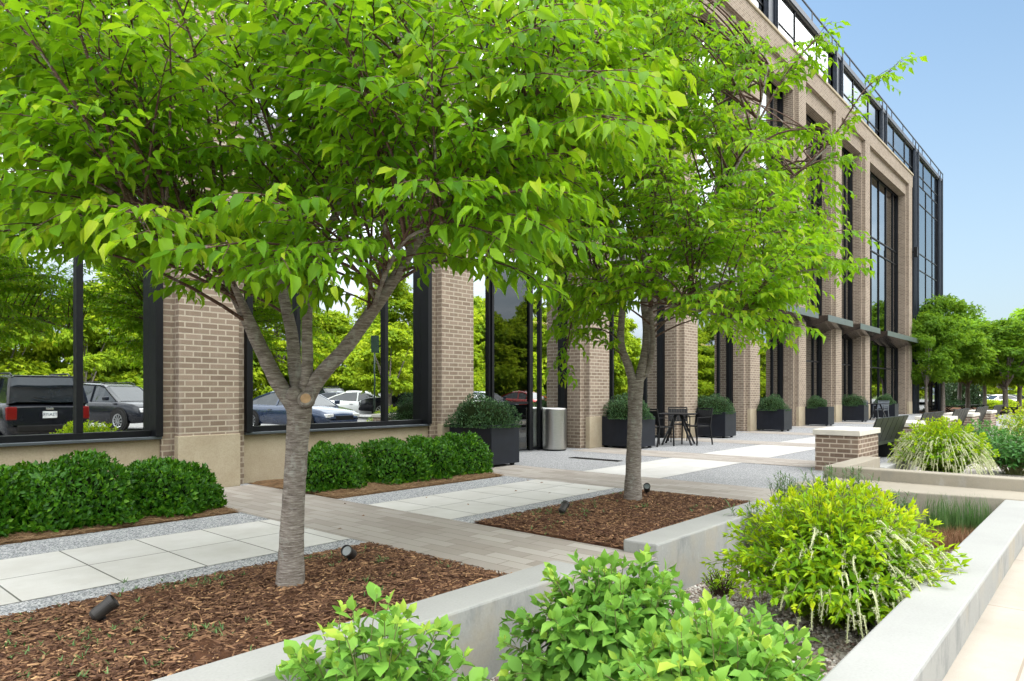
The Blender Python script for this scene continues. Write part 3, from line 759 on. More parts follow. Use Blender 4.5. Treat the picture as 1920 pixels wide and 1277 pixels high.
# curtain wall at the far end
fr = MB()
frame_grid(fr, XR, 53.9, YT, 0, 13.66, [47.2, 49.2, 51.2, 52.7], [0.05, 4.3, 5.6, 8.6, 9.6, 12.6], 0.05, 0.035)
f = bl(fr, 'end_glazing_frame', 'black_metal')
bl(MB().box(XR + 0.01, 53.9, YT, YT + 0.01, 0, 13.66), 'glass_pane', 'curtain_glass', f)
bl(MB().box(53.91, 54.0, YT, 24, 0, 15.36), 'end_wall', 'dark_steel')
for z in (1.2, 4.0, 6.8, 8.1, 10.9, 13.6, 14.9):
    bl(MB().box(54.01, 55.0, 9.3, 12.5, z, z + 0.06), 'sunshade_blade', 'canopy_fascia')
# interior
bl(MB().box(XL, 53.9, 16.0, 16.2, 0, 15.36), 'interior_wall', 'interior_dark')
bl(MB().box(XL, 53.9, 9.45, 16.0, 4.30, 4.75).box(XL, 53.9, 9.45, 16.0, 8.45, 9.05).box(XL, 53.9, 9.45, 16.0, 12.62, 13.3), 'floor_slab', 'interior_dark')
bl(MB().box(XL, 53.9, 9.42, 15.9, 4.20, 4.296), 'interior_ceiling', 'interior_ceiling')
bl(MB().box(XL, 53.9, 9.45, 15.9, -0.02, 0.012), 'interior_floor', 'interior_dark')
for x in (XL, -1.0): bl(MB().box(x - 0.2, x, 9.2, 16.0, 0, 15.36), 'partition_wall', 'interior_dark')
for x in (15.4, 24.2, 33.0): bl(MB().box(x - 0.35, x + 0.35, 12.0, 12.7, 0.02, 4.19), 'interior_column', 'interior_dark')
g = 'warm pendant tube lights inside the ground floor'
for i, (x0, y, z) in enumerate(((12.6, 12.0, 3.18), (14.2, 12.0, 3.15), (16.9, 13.0, 3.2), (23.0, 12.6, 3.15), (24.3, 12.2, 3.1), (26.6, 13.0, 3.2))):
    lb = ['nearest warm strip pendant behind the dark entrance door', 'warm strip pendant above the steel bin, behind glass', 'warm strip pendant inside, behind the second planter', 'upper warm strip pendant seen through glass right of the metal table', 'lower warm strip pendant seen through glass right of the metal table', 'far warm strip pendant deep inside behind the brick columns'][i]
    p = thing('pendant_light', lb, 'ceiling light', (x0, y, z), 0, g)
    MB().box(0, 0.9, -0.03, 0.03, 0, 0.04).build('tube', 'warm_lamp', p)
    MB().box(0.1, 0.112, -0.006, 0.006, 0.04, 4.2 - z).build('hanger', 'black_metal', p)
    MB().box(0.78, 0.792, -0.006, 0.006, 0.04, 4.2 - z).build('hanger', 'black_metal', p)
w = thing('wall_lamp', 'small black wall lamp high on the last brick column', 'lamp', (cx_[9] + 0.52, 8.62, 9.2))
MB().box(-0.09, 0.09, 0.06, 0.25, -0.05, 0.05).build('bracket', 'black_metal', w)
MB().box(-0.12, 0.12, -0.12, 0.06, -0.28, 0.28).build('lamp_body', 'black_metal', w, bevel=0.02)

# ================================================================== TREES
def curve(P, Q, lift, n, droop=0.0):
    P, Q = np.asarray(P, float), np.asarray(Q, float)
    L = np.linalg.norm(Q - P)
    Mid = (P + Q) / 2 + np.array([0, 0, lift * L]) + rng.normal(0, 0.05 * L, 3)
    t = np.linspace(0, 1, n)[:, None]
    c = (1 - t) ** 2 * P + 2 * t * (1 - t) * Mid + t ** 2 * Q
    c[:, 2] -= droop * L * t[:, 0] ** 3
    return c
def smooth_poly(pts, rads, sub=5):
    pts = np.asarray(pts, float); n = len(pts); out, ro = [], []
    for i in range(n - 1):
        p0, p1, p2, p3 = pts[max(i - 1, 0)], pts[i], pts[i + 1], pts[min(i + 2, n - 1)]
        for s in range(sub):
            t = s / sub
            out.append(0.5 * (2 * p1 + (p2 - p0) * t + (2 * p0 - 5 * p1 + 4 * p2 - p3) * t * t + (3 * p1 - p0 - 3 * p2 + p3) * t ** 3))
            ro.append(rads[i] * (1 - t) + rads[i + 1] * t)
    out.append(pts[-1]); ro.append(rads[-1])
    return np.array(out), np.array(ro)
class Leaves:
    def __init__(s): s.P, s.A, s.N, s.L, s.T = [], [], [], [], []
    def add(s, p, a, n, l, t): s.P.append(p); s.A.append(a); s.N.append(n); s.L.append(l); s.T.append(t)
    def build(s, name, tpl, wr, mat, parent, zs=(0.1, 2.4)):
        P, A, N, L, T = (np.array(x, float) for x in (s.P, s.A, s.N, s.L, s.T))
        return scatter(name, *tpl, P, A, N, L, L * wr * rng.uniform(0.8, 1.2, len(L)), L * rng.uniform(*zs, len(L)), T, mat, parent)
def spray(lv, tw, P, Q, leafL, twl, rad, step=0.080, lstep=0.036, tint0=0.35, droop=0.10, tipy=0.5, start=0.3, lift=0.12):
    c = curve(P, Q, lift, 9, droop)
    L = np.linalg.norm(np.diff(c, axis=0), axis=1).sum()
    tw.tube(c, list(np.linspace(rad, rad * 0.25, len(c))), 5, False)
    n = max(3, int(L * (1 - start) / step)); sgn = random.choice((-1, 1))
    base_t = tint0 + random.gauss(0, 0.10)
    for i in range(n):
        t = start + (1 - start) * (i + 0.6) / n
        f = t * 8; j = min(int(f), 7); p = c[j] + (c[j + 1] - c[j]) * (f - j)
        tg = c[j + 1] - c[j]; tg = tg / np.linalg.norm(tg)
        sd_ = np.cross(tg, (0, 0, 1)); sd_ = sd_ / max(np.linalg.norm(sd_), 1e-3)
        sgn = -sgn
        l = twl * (1.25 - 0.6 * t) * random.uniform(0.6, 1.2)
        dr = tg * random.uniform(0.5, 0.9) + sd_ * sgn * random.uniform(0.6, 1.0) + np.array([0, 0, random.uniform(-0.1, 0.25)])
        dr /= np.linalg.norm(dr)
        e = p + dr * l - np.array([0, 0, l * 0.16])
        tc_ = curve(p, e, 0.08, 5, 0.05)
        tw.tube(tc_, list(np.linspace(rad * 0.4, rad * 0.14, 5)), 3, False)
        m = max(3, int(l / lstep)); ls = random.choice((-1, 1))
        for q in range(m + 1):
            tt = (q + 0.7) / (m + 0.7)
            f2 = min(tt, 0.999) * 4; j2 = int(f2); pp = tc_[j2] + (tc_[j2 + 1] - tc_[j2]) * (f2 - j2)
            td = tc_[j2 + 1] - tc_[j2]; td = td / np.linalg.norm(td)
            lat = np.cross(td, (0, 0, 1)); ln = np.linalg.norm(lat); lat = lat / max(ln, 1e-3)
            ls = -ls
            a = td * random.uniform(0.35, 0.8) + lat * ls * random.uniform(0.4, 0.9) + np.array([0, 0, -random.uniform(0.15, 0.75)])
            if q == m: a = td + np.array([0, 0, -0.3])
            nr = np.array([0, 0, 1.0]) + lat * ls * random.uniform(0.0, 0.5) + rng.normal(0, 0.34, 3)
            tip = max(0, tt - 0.6) * tipy * (0.3 + t)
            lv.add(pp, a, nr, leafL * random.uniform(0.5, 1.25) * (1 - 0.25 * max(0, tt - 0.7)), base_t + random.gauss(0, 0.17) + tip)
def flatten(limbs):
    pts = np.concatenate([l[0] for l in limbs]); rad = np.concatenate([l[1] for l in limbs]); return pts, rad
def cherry_tree(label, base, trunk_px, trunk_r, limbs_px, poly, zr, dr_, n_attr, leafL, twl, sep, tpl, seed, tint=0.38, extra=(), knots=(), maxr=2.6):
    global rng
    rng = np.random.default_rng(seed); random.seed(seed)
    t = thing('cherry_tree', label, 'tree', base, 0, None)
    off = np.array(base)
    tp, tr = smooth_poly([at(*p) for p in trunk_px], trunk_r, 6)
    limbs = []
    wood = MB(); wood.tube(tp - off, list(tr), 18, True, 0.04)
    for px, r0, r1 in limbs_px:
        pts = [at(*p) for p in px]
        lp, lr = smooth_poly(pts, list(np.linspace(r0, r1, len(pts))), 5)
        wood.tube(lp - off, list(lr), 10, True, 0.04)
        limbs.append((lp, lr))
    for (px, r, mt) in knots:
        k = Vector(at(*px)) - Vector(off)
        wood.lathe([(0.001, -r), (r * 0.7, -r * 0.7), (r, 0), (r * 0.7, r * 0.7), (0.001, r)], 10, (0, 0))
        wood.v[-50:] = [(x + k.x, y + k.y, z + k.z) for x, y, z in wood.v[-50:]]
    trunk = wood.build('trunk', 'cherry_bark', t, smooth=True)
    lp, lr = flatten(limbs)
    ok = lp[:, 2] > zr[0] - 0.35
    lp, lr = lp[ok], lr[ok]
    # attractor points in layers through the crown's volume
    dc = base_d = proj(np.array(base))[2]
    Q = []
    tries = 0
    while len(Q) < n_attr and tries < 60000:
        tries += 1
        px = random.uniform(min(p[0] for p in poly), max(p[0] for p in poly)); py = random.uniform(min(p[1] for p in poly), max(p[1] for p in poly))
        if not in_poly(np.array(px), np.array(py), poly): continue
        d_ = dc + random.uniform(*dr_)
        q = np.array(at(px, py, d_))
        hz = math.hypot(q[0] - base[0], q[1] - base[1])
        top = (q[2] - zr[0]) / (zr[1] - zr[0])
        if top < -0.15 or top > 1 or hz > maxr * (1.0 - 0.45 * max(0, top - 0.35)): continue
        if any(np.abs(q - o).sum() < sep for o in Q): continue
        Q.append(q)
    lv, tw = Leaves(), MB()
    use = np.zeros(len(lp))
    for q in Q:
        dd = np.linalg.norm(lp - q, axis=1) + 0.9 * np.maximum(0, lp[:, 2] - q[2] + 0.25 * np.linalg.norm((lp - q)[:, :2], axis=1) * 0.2)
        j = int(np.argmin(dd + 0.11 * use + rng.normal(0, 0.05, len(dd))))
        use[max(0, j - 1):j + 2] += 0.6; use[j] += 0.6
        P = lp[j]; L = np.linalg.norm(q - P)
        if L > 0.9:                                   # start nearer by way of a shared bough
            pass
        spray(lv, tw, P - off, q - off, leafL, twl, min(0.012, max(0.004, 0.008 * L + 0.002)), start=max(0.12, 1 - 0.75 / max(L, 0.3)) if L > 0.9 else 0.15, tint0=tint + 0.12 * random.random())
    for px, n_, *tn_ in extra:                              # long outer boughs, each dressed on its own
        pts = [np.array(at(*p)) for p in px]
        sp, sr = smooth_poly(pts, list(np.linspace(0.014, 0.005, len(pts))), 4)
        tw.tube(sp - off, list(sr), 6, False)
        for i in range(n_):
            k = int((0.25 + 0.75 * (i + 0.5) / n_) * (len(sp) - 1)); dirv = sp[min(k + 1, len(sp) - 1)] - sp[k - 1]; dirv /= np.linalg.norm(dirv)
            sdv = np.cross(dirv, (0, 0, 1)); e = sp[k] + (dirv * 0.5 + sdv * random.uniform(-0.8, 0.8)) * twl * 1.2 + np.array([0, 0, random.uniform(-0.12, 0.05)])
            spray(lv, tw, sp[k] - off, e - off, leafL, twl * 0.6, 0.005, start=0.1, tint0=tn_[0] if tn_ else 0.55, step=0.10)
    tw.build('branches', 'twig_bark', t, smooth=True)
    lv.build('crown', tpl, 0.46, 'cherry_leaf', t)
    return t, len(lv.P)

D1 = 4.29
t1, n1 = cherry_tree('nearest cherry tree with a thick banded grey trunk, in the near mulch bed', tuple(at(545, 1110, D1)),
    [(543, 1116, D1), (546, 1040, D1), (550, 950, D1), (556, 850, D1), (560, 790, D1), (563, 745, D1)], [0.096, 0.078, 0.069, 0.067, 0.072, 0.082],
    [([(556, 770, D1), (520, 715, D1 - .02), (490, 655, D1 - .05), (462, 595, D1 - .08), (432, 535, D1 - .1), (385, 450, D1 - .1), (320, 340, D1 - .1), (268, 240, D1), (240, 110, D1 + .1), (225, -60, D1 + .15)], 0.052, 0.012),
     ([(560, 765, D1 + .02), (553, 690, D1 + .05), (546, 620, D1 + .1), (530, 545, D1 + .15), (522, 440, D1 + .2), (512, 320, D1 + .25), (530, 180, D1 + .3), (520, 0, D1 + .3), (515, -100, D1 + .3)], 0.046, 0.012),
     ([(568, 760, D1 - .02), (576, 690, D1 - .02), (576, 590, D1 - .02), (590, 490, D1 - .05), (640, 380, D1 - .1), (705, 240, D1 - .12), (745, 110, D1 - .1), (755, -40, D1 - .1)], 0.040, 0.010),
     ([(566, 765, D1), (600, 706, D1 - .02), (650, 650, D1 - .05), (700, 580, D1 - .1), (738, 525, D1 - .15), (790, 440, D1 - .2), (870, 350, D1 - .3), (960, 300, D1 - .4), (1040, 195, D1 - .5), (1100, 70, D1 - .55)], 0.054, 0.010),
     ([(525, 420, D1 + .2), (430, 360, D1 + .5), (300, 300, D1 + .8), (140, 180, D1 + 1.0), (40, 90, D1 + 1.1)], 0.022, 0.008),
     ([(590, 490, D1 - .05), (680, 420, D1 + .3), (800, 400, D1 + .7), (930, 440, D1 + 1.0), (1040, 470, D1 + 1.2)], 0.022, 0.007),
     ([(462, 595, D1 - .08), (420, 500, D1 - .5), (330, 410, D1 - .9), (240, 385, D1 - 1.15)], 0.020, 0.007),
     ([(700, 580, D1 - .1), (720, 520, D1 - .5), (760, 450, D1 - .8), (830, 420, D1 - 1.0)], 0.016, 0.006)],
    [(-130, -160), (1120, -160), (1170, 60), (1180, 200), (1120, 280), (1110, 380), (1070, 440), (1060, 520), (980, 500), (900, 490), (830, 540), (760, 490), (700, 410), (640, 440), (600, 540), (560, 560), (480, 500), (400, 470), (330, 520), (250, 450), (150, 440), (60, 390), (-130, 420)],
    (1.95, 5.2), (-1.5, 1.7), 480, 0.098, 0.36, 0.11, LEAF_BIG, 11, 0.50,
    extra=[([(430, 520, D1 - .3), (360, 440, D1 - .8), (280, 390, D1 - 1.15), (225, 400, D1 - 1.35)], 12, 0.78), ([(960, 300, D1 - .4), (1060, 180, D1 - .6), (1130, 60, D1 - .7)], 9, 0.75), ([(900, 340, D1 - .3), (1010, 290, D1 - .5), (1120, 270, D1 - .6), (1190, 250, D1 - .6)], 9, 0.75), ([(1040, 200, D1 - .4), (1130, 130, D1 - .5), (1200, 110, D1 - .5)], 8, 0.8),
           ([(560, 480, D1 - .2), (520, 470, D1 - .6), (540, 500, D1 - .8)], 5)],
    knots=[((552, 740, D1 - .06), 0.052, None), ((572, 745, D1 - .07), 0.04, None)])
# the sawn limb stump
cl_ = MB().lathe([(0.034, 0.002), (0.044, -0.002), (0.052, -0.02), (0.05, -0.06)], 18).build('stub_collar', 'cherry_bark', t1, smooth=True)
cl_.location = Vector(at(573, 747, D1 - .108)) - Vector(at(545, 1110, D1)); cl_.rotation_euler = Vector((-FW[0] + 0.2, -FW[1], 0.25)).to_track_quat('Z', 'Y').to_euler()
st = MB().lathe([(0.0005, 0), (0.030, 0.001), (0.034, -0.004), (0.04, -0.05)], 18)
so = st.build('sawn_stub', 'cut_wood', t1, smooth=False)
so.location = Vector(at(573, 747, D1 - .110)) - Vector(at(545, 1110, D1)); so.rotation_euler = Vector((-FW[0] + 0.2, -FW[1], 0.25)).to_track_quat('Z', 'Y').to_euler()

D2 = 7.66
t2, n2 = cherry_tree('second cherry tree with a slim forked trunk, in the mulch bed behind the chalky wall', tuple(at(1187, 945, D2)),
    [(1187, 950, D2), (1187, 890, D2), (1190, 800, D2), (1191, 750, D2), (1192, 712, D2)], [0.112, 0.086, 0.080, 0.080, 0.092],
    [([(1190, 725, D2), (1176, 680, D2), (1164, 640, D2), (1168, 560, D2), (1166, 480, D2 + .1), (1140, 380, D2 + .2), (1080, 280, D2 + .3), (1040, 160, D2 + .3)], 0.052, 0.012),
     ([(1194, 725, D2), (1208, 670, D2), (1212, 620, D2), (1206, 540, D2), (1215, 430, D2), (1250, 310, D2), (1290, 190, D2), (1320, 60, D2)], 0.054, 0.012),
     ([(1198, 715, D2), (1216, 690, D2), (1224, 640, D2 - .1), (1222, 560, D2 - .2), (1260, 480, D2 - .3), (1340, 380, D2 - .4), (1410, 250, D2 - .5), (1440, 120, D2 - .5)], 0.036, 0.010),
     ([(1212, 610, D2), (1290, 560, D2 - .2), (1390, 520, D2 - .4), (1490, 510, D2 - .6), (1560, 500, D2 - .7)], 0.026, 0.008),
     ([(1208, 540, D2), (1300, 470, D2 + .3), (1400, 400, D2 + .3), (1490, 330, D2 + .2), (1560, 270, D2 + .2)], 0.026, 0.008),
     ([(1168, 560, D2), (1110, 500, D2 - .4), (1050, 470, D2 - .7), (1000, 480, D2 - .9)], 0.022, 0.008),
     ([(1215, 430, D2), (1200, 330, D2 + .7), (1180, 240, D2 + 1.1)], 0.02, 0.008),
     ([(1210, 590, D2), (1240, 570, D2 - .7), (1300, 580, D2 - 1.2), (1380, 600, D2 - 1.4)], 0.02, 0.008)],
    [(960, 90), (1180, -120), (1270, -60), (1290, 50), (1390, 40), (1440, 110), (1360, 150), (1330, 200), (1450, 225), (1420, 280), (1500, 320), (1470, 370), (1550, 410), (1510, 450), (1560, 490), (1500, 540), (1450, 590), (1390, 620), (1280, 560), (1230, 520), (1130, 540), (1090, 600), (1050, 620), (1010, 520), (960, 480), (930, 300)],
    (1.95, 6.2), (-2.0, 2.0), 500, 0.105, 0.40, 0.16, LEAF_MID, 23, 0.56,
    extra=[([(1490, 330, D2 + .2), (1560, 260, D2 + .1), (1620, 170, D2), (1672, 132, D2)], 8), ([(1410, 250, D2 - .5), (1480, 130, D2 - .5), (1545, 60, D2 - .5)], 8),
           ([(1390, 520, D2 - .4), (1500, 490, D2 - .7), (1590, 492, D2 - .8)], 8), ([(1400, 400, D2 + .3), (1500, 320, D2), (1570, 290, D2 - .1)], 7),
           ([(1340, 200, D2), (1430, 150, D2 - .2), (1520, 120, D2 - .3)], 7), ([(1380, 300, D2 - .3), (1460, 250, D2 - .4), (1545, 240, D2 - .5)], 7), ([(1400, 450, D2 - .5), (1490, 430, D2 - .6), (1570, 440, D2 - .7)], 7), ([(1130, 540, D2 - .5), (1080, 580, D2 - .8), (1062, 660, D2 - .9)], 6), ([(1380, 600, D2 - 1.4), (1430, 600, D2 - 1.5), (1460, 610, D2 - 1.5)], 6), ([(1330, 330, D2), (1440, 390, D2 - .3), (1550, 400, D2 - .4)], 7)],
    maxr=3.7)
print('LEAVES', n1, n2)

# ---- trees farther off: one mesh of each kind, then copies
def plain_tree(name, label, loc, h, r, zc, n, leaf, mat, seed, trunk_r=0.13, forks=5, tpl=CLUMP, layers=9, cone=0.0, group=None):
    global rng
    rng = np.random.default_rng(seed); random.seed(seed)
    t = thing(name, label, 'tree', loc, 0, group)
    wood = MB()
    zf = zc * 0.8
    pts, rr = smooth_poly([(0, 0, -0.05), (0.03, 0, zf * 0.5), (0, 0.02, zf)], [trunk_r * 1.25, trunk_r, trunk_r * 0.9], 4)
    wood.tube(pts, list(rr), 9)
    ends = []
    for i in range(forks):
        a = 2 * math.pi * i / forks + random.uniform(-0.4, 0.4); q = random.uniform(0.35, 0.8)
        e = np.array([math.cos(a) * r * q * 0.9, math.sin(a) * r * q * 0.9, zc + (h - zc) * random.uniform(0.3, 0.75)])
        c = curve((0, 0, zf * random.uniform(0.85, 1.0)), e, 0.08, 7)
        wood.tube(c, list(np.linspace(trunk_r * 0.55, 0.02, 7)), 6); ends.append(e)
    c = curve((0, 0, zf), (random.uniform(-.3, .3), random.uniform(-.3, .3), h * 0.85), 0.02, 7)
    wood.tube(c, list(np.linspace(trunk_r * 0.7, 0.02, 7)), 6)
    wood.build('trunk', 'cherry_bark', t, smooth=True)
    # foliage gathered in flat sprays at several heights
    ncl = layers * 9
    C = []
    while len(C) < ncl:
        u = random.random(); z = zc + (h - zc) * u
        prof = (math.sin(math.pi * min(1, (u * 0.85 + 0.16))) ** 0.6) * (1 - cone * u)
        a = random.uniform(0, 6.283); q = math.sqrt(random.uniform(0.12, 1.0))
        C.append((math.cos(a) * r * prof * q, math.sin(a) * r * prof * q, z, r * random.uniform(0.18, 0.36)))
    C = np.array(C); idx = rng.integers(0, ncl, n); cc = C[idx]
    off = rdir(n) * (rng.random(n) ** 0.45)[:, None] * cc[:, 3:4] * np.array([1, 1, 0.42])
    P = cc[:, :3] + off
    A = off / np.linalg.norm(off, axis=1, keepdims=True) * 0.7 + P * np.array([1, 1, 0]) / r * 0.5 + rdir(n) * 0.5 + np.array([0, 0, -0.35])
    N = np.array([0, 0, 1.0]) + rdir(n) * 0.55
    tn = 0.42 + 0.16 * rng.normal(size=ncl)[idx] + 0.15 * rng.normal(size=n)
    s = leaf * rng.uniform(0.65, 1.25, n)
    scatter('crown', *tpl, P, A, N, s, s * 0.5, s, tn, mat, t)
    return t
def atG(px, py, z):
    d_ = (EYE - z) * FPX / (py - V0); v = at(px, py, d_); return (v.x, v.y, z)
G = 'young cherry trees in the far grove'
gz = -0.45
far = plain_tree('cherry_tree', 'leafy tree against the far end of the facade, right of the last brick column', (0, 0, 0), 7.9, 3.6, 2.9, 9500, 0.27, 'far_leaf', 31, 0.16, group=G)
farb = plain_tree('cherry_tree', 'low spreading tree at the right edge of the photo, before the parked cars', (0, 0, 0), 6.0, 2.9, 2.5, 8500, 0.25, 'far_leaf', 32, 0.15, group=G)
v = at(1768, 770, 41.0); far.location = (v.x, v.y, -0.05); far.scale = (0.66, 0.66, 0.86)
farb.location = at(1885, 785, 43.0); farb.location.z = gz
for (px, d_, rz, sc, srcb, lb) in ((1737, 39.5, 1.1, 0.50, far, 'slender tree beside the last brick column, its crown before the glazed corner'), (1755, 58, 1.6, 0.92, farb, 'second leafy tree from the brick facade in the far grove'), (1800, 60, 2.3, 1.0, far, 'tall middle tree of the far grove behind the dark clipped bushes'), (1815, 48, 0.3, 0.9, farb, 'rounded tree in the middle of the far grove, in front of the tall one'),
                             (1846, 58, 3.9, 0.95, farb, 'tree of the far grove left of the pale parked cars'), (1912, 48, 1.9, 1.0, farb, 'tree behind the right edge tree, its trunk right beside it'), (1960, 56, 4.4, 1.1, far, 'tree cut by the right edge of the photo, beyond the grove')):
    v = at(px, 770, d_)
    dup(srcb, (v.x, v.y, gz if v.y < 6 else -0.1), rz, lb, (sc, sc, sc * (1.45 if sc < 0.6 else 1)))
# woods beyond the car park and the grove (seen in the windows too)
W = 'woodland trees beyond the car park'
wa = plain_tree('woodland_tree', 'x', (0, 0, 0), 9.0, 4.2, 1.2, 9000, 0.38, 'wood_leaf', 41, 0.2, group=W)
wb = plain_tree('woodland_tree', 'x', (0, 0, 0), 7.0, 3.8, 0.9, 9000, 0.36, 'wood_leaf', 42, 0.18, group=W)
wc = plain_tree('woodland_tree', 'x', (0, 0, 0), 11.0, 3.6, 2.0, 9000, 0.36, 'wood_leaf', 43, 0.2, cone=0.3, group=W)
random.seed(5)
wl = 'yellow green woodland tree in the row beyond the car park, reflected in the windows'
spots = []
for i in range(30): spots.append((-22 + i * 3.6 + random.uniform(-1, 1), -29 + random.uniform(-2.5, 2.0) - (i % 2) * 3.0))
for i in range(13): spots.append((90 + i * 4.2, -30 + random.uniform(-2, 2)))
for i in range(13): spots.append((104 + random.uniform(-4, 8), -20 + i * 5.2))
first = {}
for i, (x, y) in enumerate(spots):
    s_ = (wa, wb, wc)[i % 3] if i % 5 else wb
    sc = random.uniform(0.85, 1.15)
    lb = wl if i < 43 else 'bright woodland tree behind the parked cars at the far right edge of the photo'
    if s_.name not in first:
        first[s_.name] = 1; s_.location = (x, y, -0.6); s_['label'] = lb; s_.rotation_euler.z = random.uniform(0, 6.28)
    else: dup(s_, (x, y, -0.6), random.uniform(0, 6.28), lb, (sc, sc, sc * random.uniform(1.0, 1.3)))
n = 19000
p = np.stack([rng.uniform(-34, 145, n), rng.uniform(-38, -32, n), np.zeros(n)], 1)
p[:, 2] = -0.6 + rng.random(n) * (5.6 + 1.4 * np.sin(p[:, 0] * 0.7) + 1.0 * np.sin(p[:, 0] * 1.9 + 1))
s_ = rng.uniform(0.35, 0.8, n)
scatter('undergrowth', *CLUMP, p, rdir(n), np.array([0, 0.4, 1.0]) + rdir(n) * 0.6, s_, s_ * 0.5, s_, 0.4 + 0.2 * rng.normal(size=n), 'wood_leaf')['kind'] = 'stuff'
lt = plain_tree('car_park_tree', 'round young tree among the parked cars, reflected in the entrance glass', (0, 0, 0), 4.6, 1.9, 1.7, 4200, 0.24, 'wood_leaf', 51, 0.09)
lt.location = (22.0, -9.6, -0.3)

# ================================================================== SHRUBS
def shell_shrub(name, label, loc, rx, ry, h, n, leaf, mat, seed, boxy=2.6, wr=0.5, lumps=0.09, group=None, cat='shrub', z0=0.0, out=0.55):
    global rng
    rng = np.random.default_rng(seed)
    t = thing(name, label, cat, loc, 0, group)
    dr = rdir(n); dr[:, 2] = np.abs(dr[:, 2]) * 1.0 - 0.12
    k = (np.abs(dr[:, 0]) ** boxy + np.abs(dr[:, 1]) ** boxy + np.abs(np.maximum(dr[:, 2], 0)) ** boxy) ** (1 / boxy)
    sh = dr / k[:, None]
    ph = rng.uniform(0, 6.28, 6)
    lump = 1 + lumps * (np.sin(sh[:, 0] * 5 + ph[0]) * np.cos(sh[:, 1] * 5 + ph[1]) + 0.7 * np.sin(sh[:, 2] * 7 + sh[:, 0] * 4 + ph[2])) + lumps * 0.35 * np.sin(sh[:, 0] * 17 + ph[3]) * np.sin(sh[:, 1] * 15 + sh[:, 2] * 16 + ph[4])
    dep = 1 - 0.30 * rng.random(n) ** 2.2
    P = sh * np.array([rx, ry, h]) * (lump * dep)[:, None]
    P[:, 2] = np.maximum(P[:, 2] * 1.0 + z0, z0 + 0.02)
    A = dr * out + rdir(n) * 0.8 + np.array([0, 0, 0.45])
    N = dr + rdir(n) * 0.6
    s = leaf * rng.uniform(0.7, 1.25, n)
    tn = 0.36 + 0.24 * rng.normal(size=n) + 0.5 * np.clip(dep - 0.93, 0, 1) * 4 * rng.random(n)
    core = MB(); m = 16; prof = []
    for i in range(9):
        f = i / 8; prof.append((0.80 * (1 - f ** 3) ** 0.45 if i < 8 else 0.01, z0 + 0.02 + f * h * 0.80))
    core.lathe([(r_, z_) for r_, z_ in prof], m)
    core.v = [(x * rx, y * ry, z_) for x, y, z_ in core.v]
    core.build('dark_core', 'cone_core', t, smooth=True)  # solid dark core put inside so nothing shows through the leaves
    scatter('foliage', *LEAF_SMALL, P, A, N, s, s * wr, s, tn, mat, t)
    return t
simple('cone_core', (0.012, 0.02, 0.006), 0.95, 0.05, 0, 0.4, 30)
HG = 'clipped boxwood shrubs along the window sills'
hx = [(1.35, 7.45, 0.50, 0.55, 0.50, 'boxwood shrub at the left edge of the photo, below the window'), (2.12, 7.38, 0.52, 0.58, 0.57, 'largest boxwood shrub below the left window, middle of its row'), (2.98, 7.35, 0.46, 0.52, 0.48, 'boxwood shrub at the right end of the left row, before the stone column base'),
      (5.05, 7.50, 0.42, 0.48, 0.50, 'boxwood shrub just right of the near tree trunk'), (5.95, 7.42, 0.46, 0.50, 0.55, 'second boxwood shrub right of the near trunk, taller than its neighbour'), (6.65, 7.42, 0.42, 0.48, 0.54, 'third boxwood shrub right of the near trunk, merging into the second'), (7.30, 7.42, 0.42, 0.47, 0.54, 'boxwood shrub beside the nearest black planter')]
for i, (x, y, rx, ry, h, lb) in enumerate(hx):
    shell_shrub('boxwood_shrub', lb, (x, y + 0.07, 0.04), rx, ry, h, 7500 if i < 3 else 5200, 0.060 if i < 3 else 0.056, 'box_leaf', 60 + i, 2.5, 0.52, 0.085, HG)
# ---- planters with shrubs
PG, SG = 'black metal planters beside the brick columns', 'dark green shrubs growing in the black planters'
pl_names = ['nearest', 'second', 'third', 'fourth', 'fifth', 'sixth', 'farthest']
pl_where = ['in front of the brick column beside the boxwoods', 'behind the second cherry trunk', 'right of the dark table and chairs', 'fourth along the facade, left of the canopies', 'fifth along the facade, below the first canopy', 'left of the silver chairs', 'behind the silver chairs']
pl0 = thing('planter', 'x', 'planter', (0, 0, 0), 0, PG)
mb = MB(); X0, X1, Y0, Y1, Z1 = 0, 0.70, 0, 1.0, 0.70
mb.box(X0, X1, Y0, Y0 + 0.02, 0.045, Z1).box(X0, X1, Y1 - 0.02, Y1, 0.045, Z1).box(X0, X0 + 0.02, Y0 + 0.02, Y1 - 0.02, 0.045, Z1).box(X1 - 0.02, X1, Y0 + 0.02, Y1 - 0.02, 0.045, Z1).box(0.02, 0.68, 0.02, 0.98, 0.045, 0.065)
mb.build('planter_box', 'planter_metal', pl0, bevel=0.004)
MB().box(0.02, 0.68, 0.02, 0.98, 0.60, 0.64).build('soil', 'mulch_soil', pl0)
for fx in (0.06, 0.58):
    for fy in (0.06, 0.88): MB().box(fx, fx + 0.06, fy, fy + 0.06, 0, 0.044).build('foot', 'black_metal', pl0)
PX = [(8.20, 7.68), (12.98, 7.78), (17.62, 7.90), (21.85, 7.86), (26.45, 7.92), (31.1, 7.9), (35.7, 7.75)]
shr = [shell_shrub('planter_shrub', 'x', (0, 0, 0), 0.50, 0.62, 0.55, 6500, 0.036, 'juniper_leaf', 80 + i, 2.0, 0.55, 0.13, SG, z0=0.0, out=0.8) for i in range(3)]
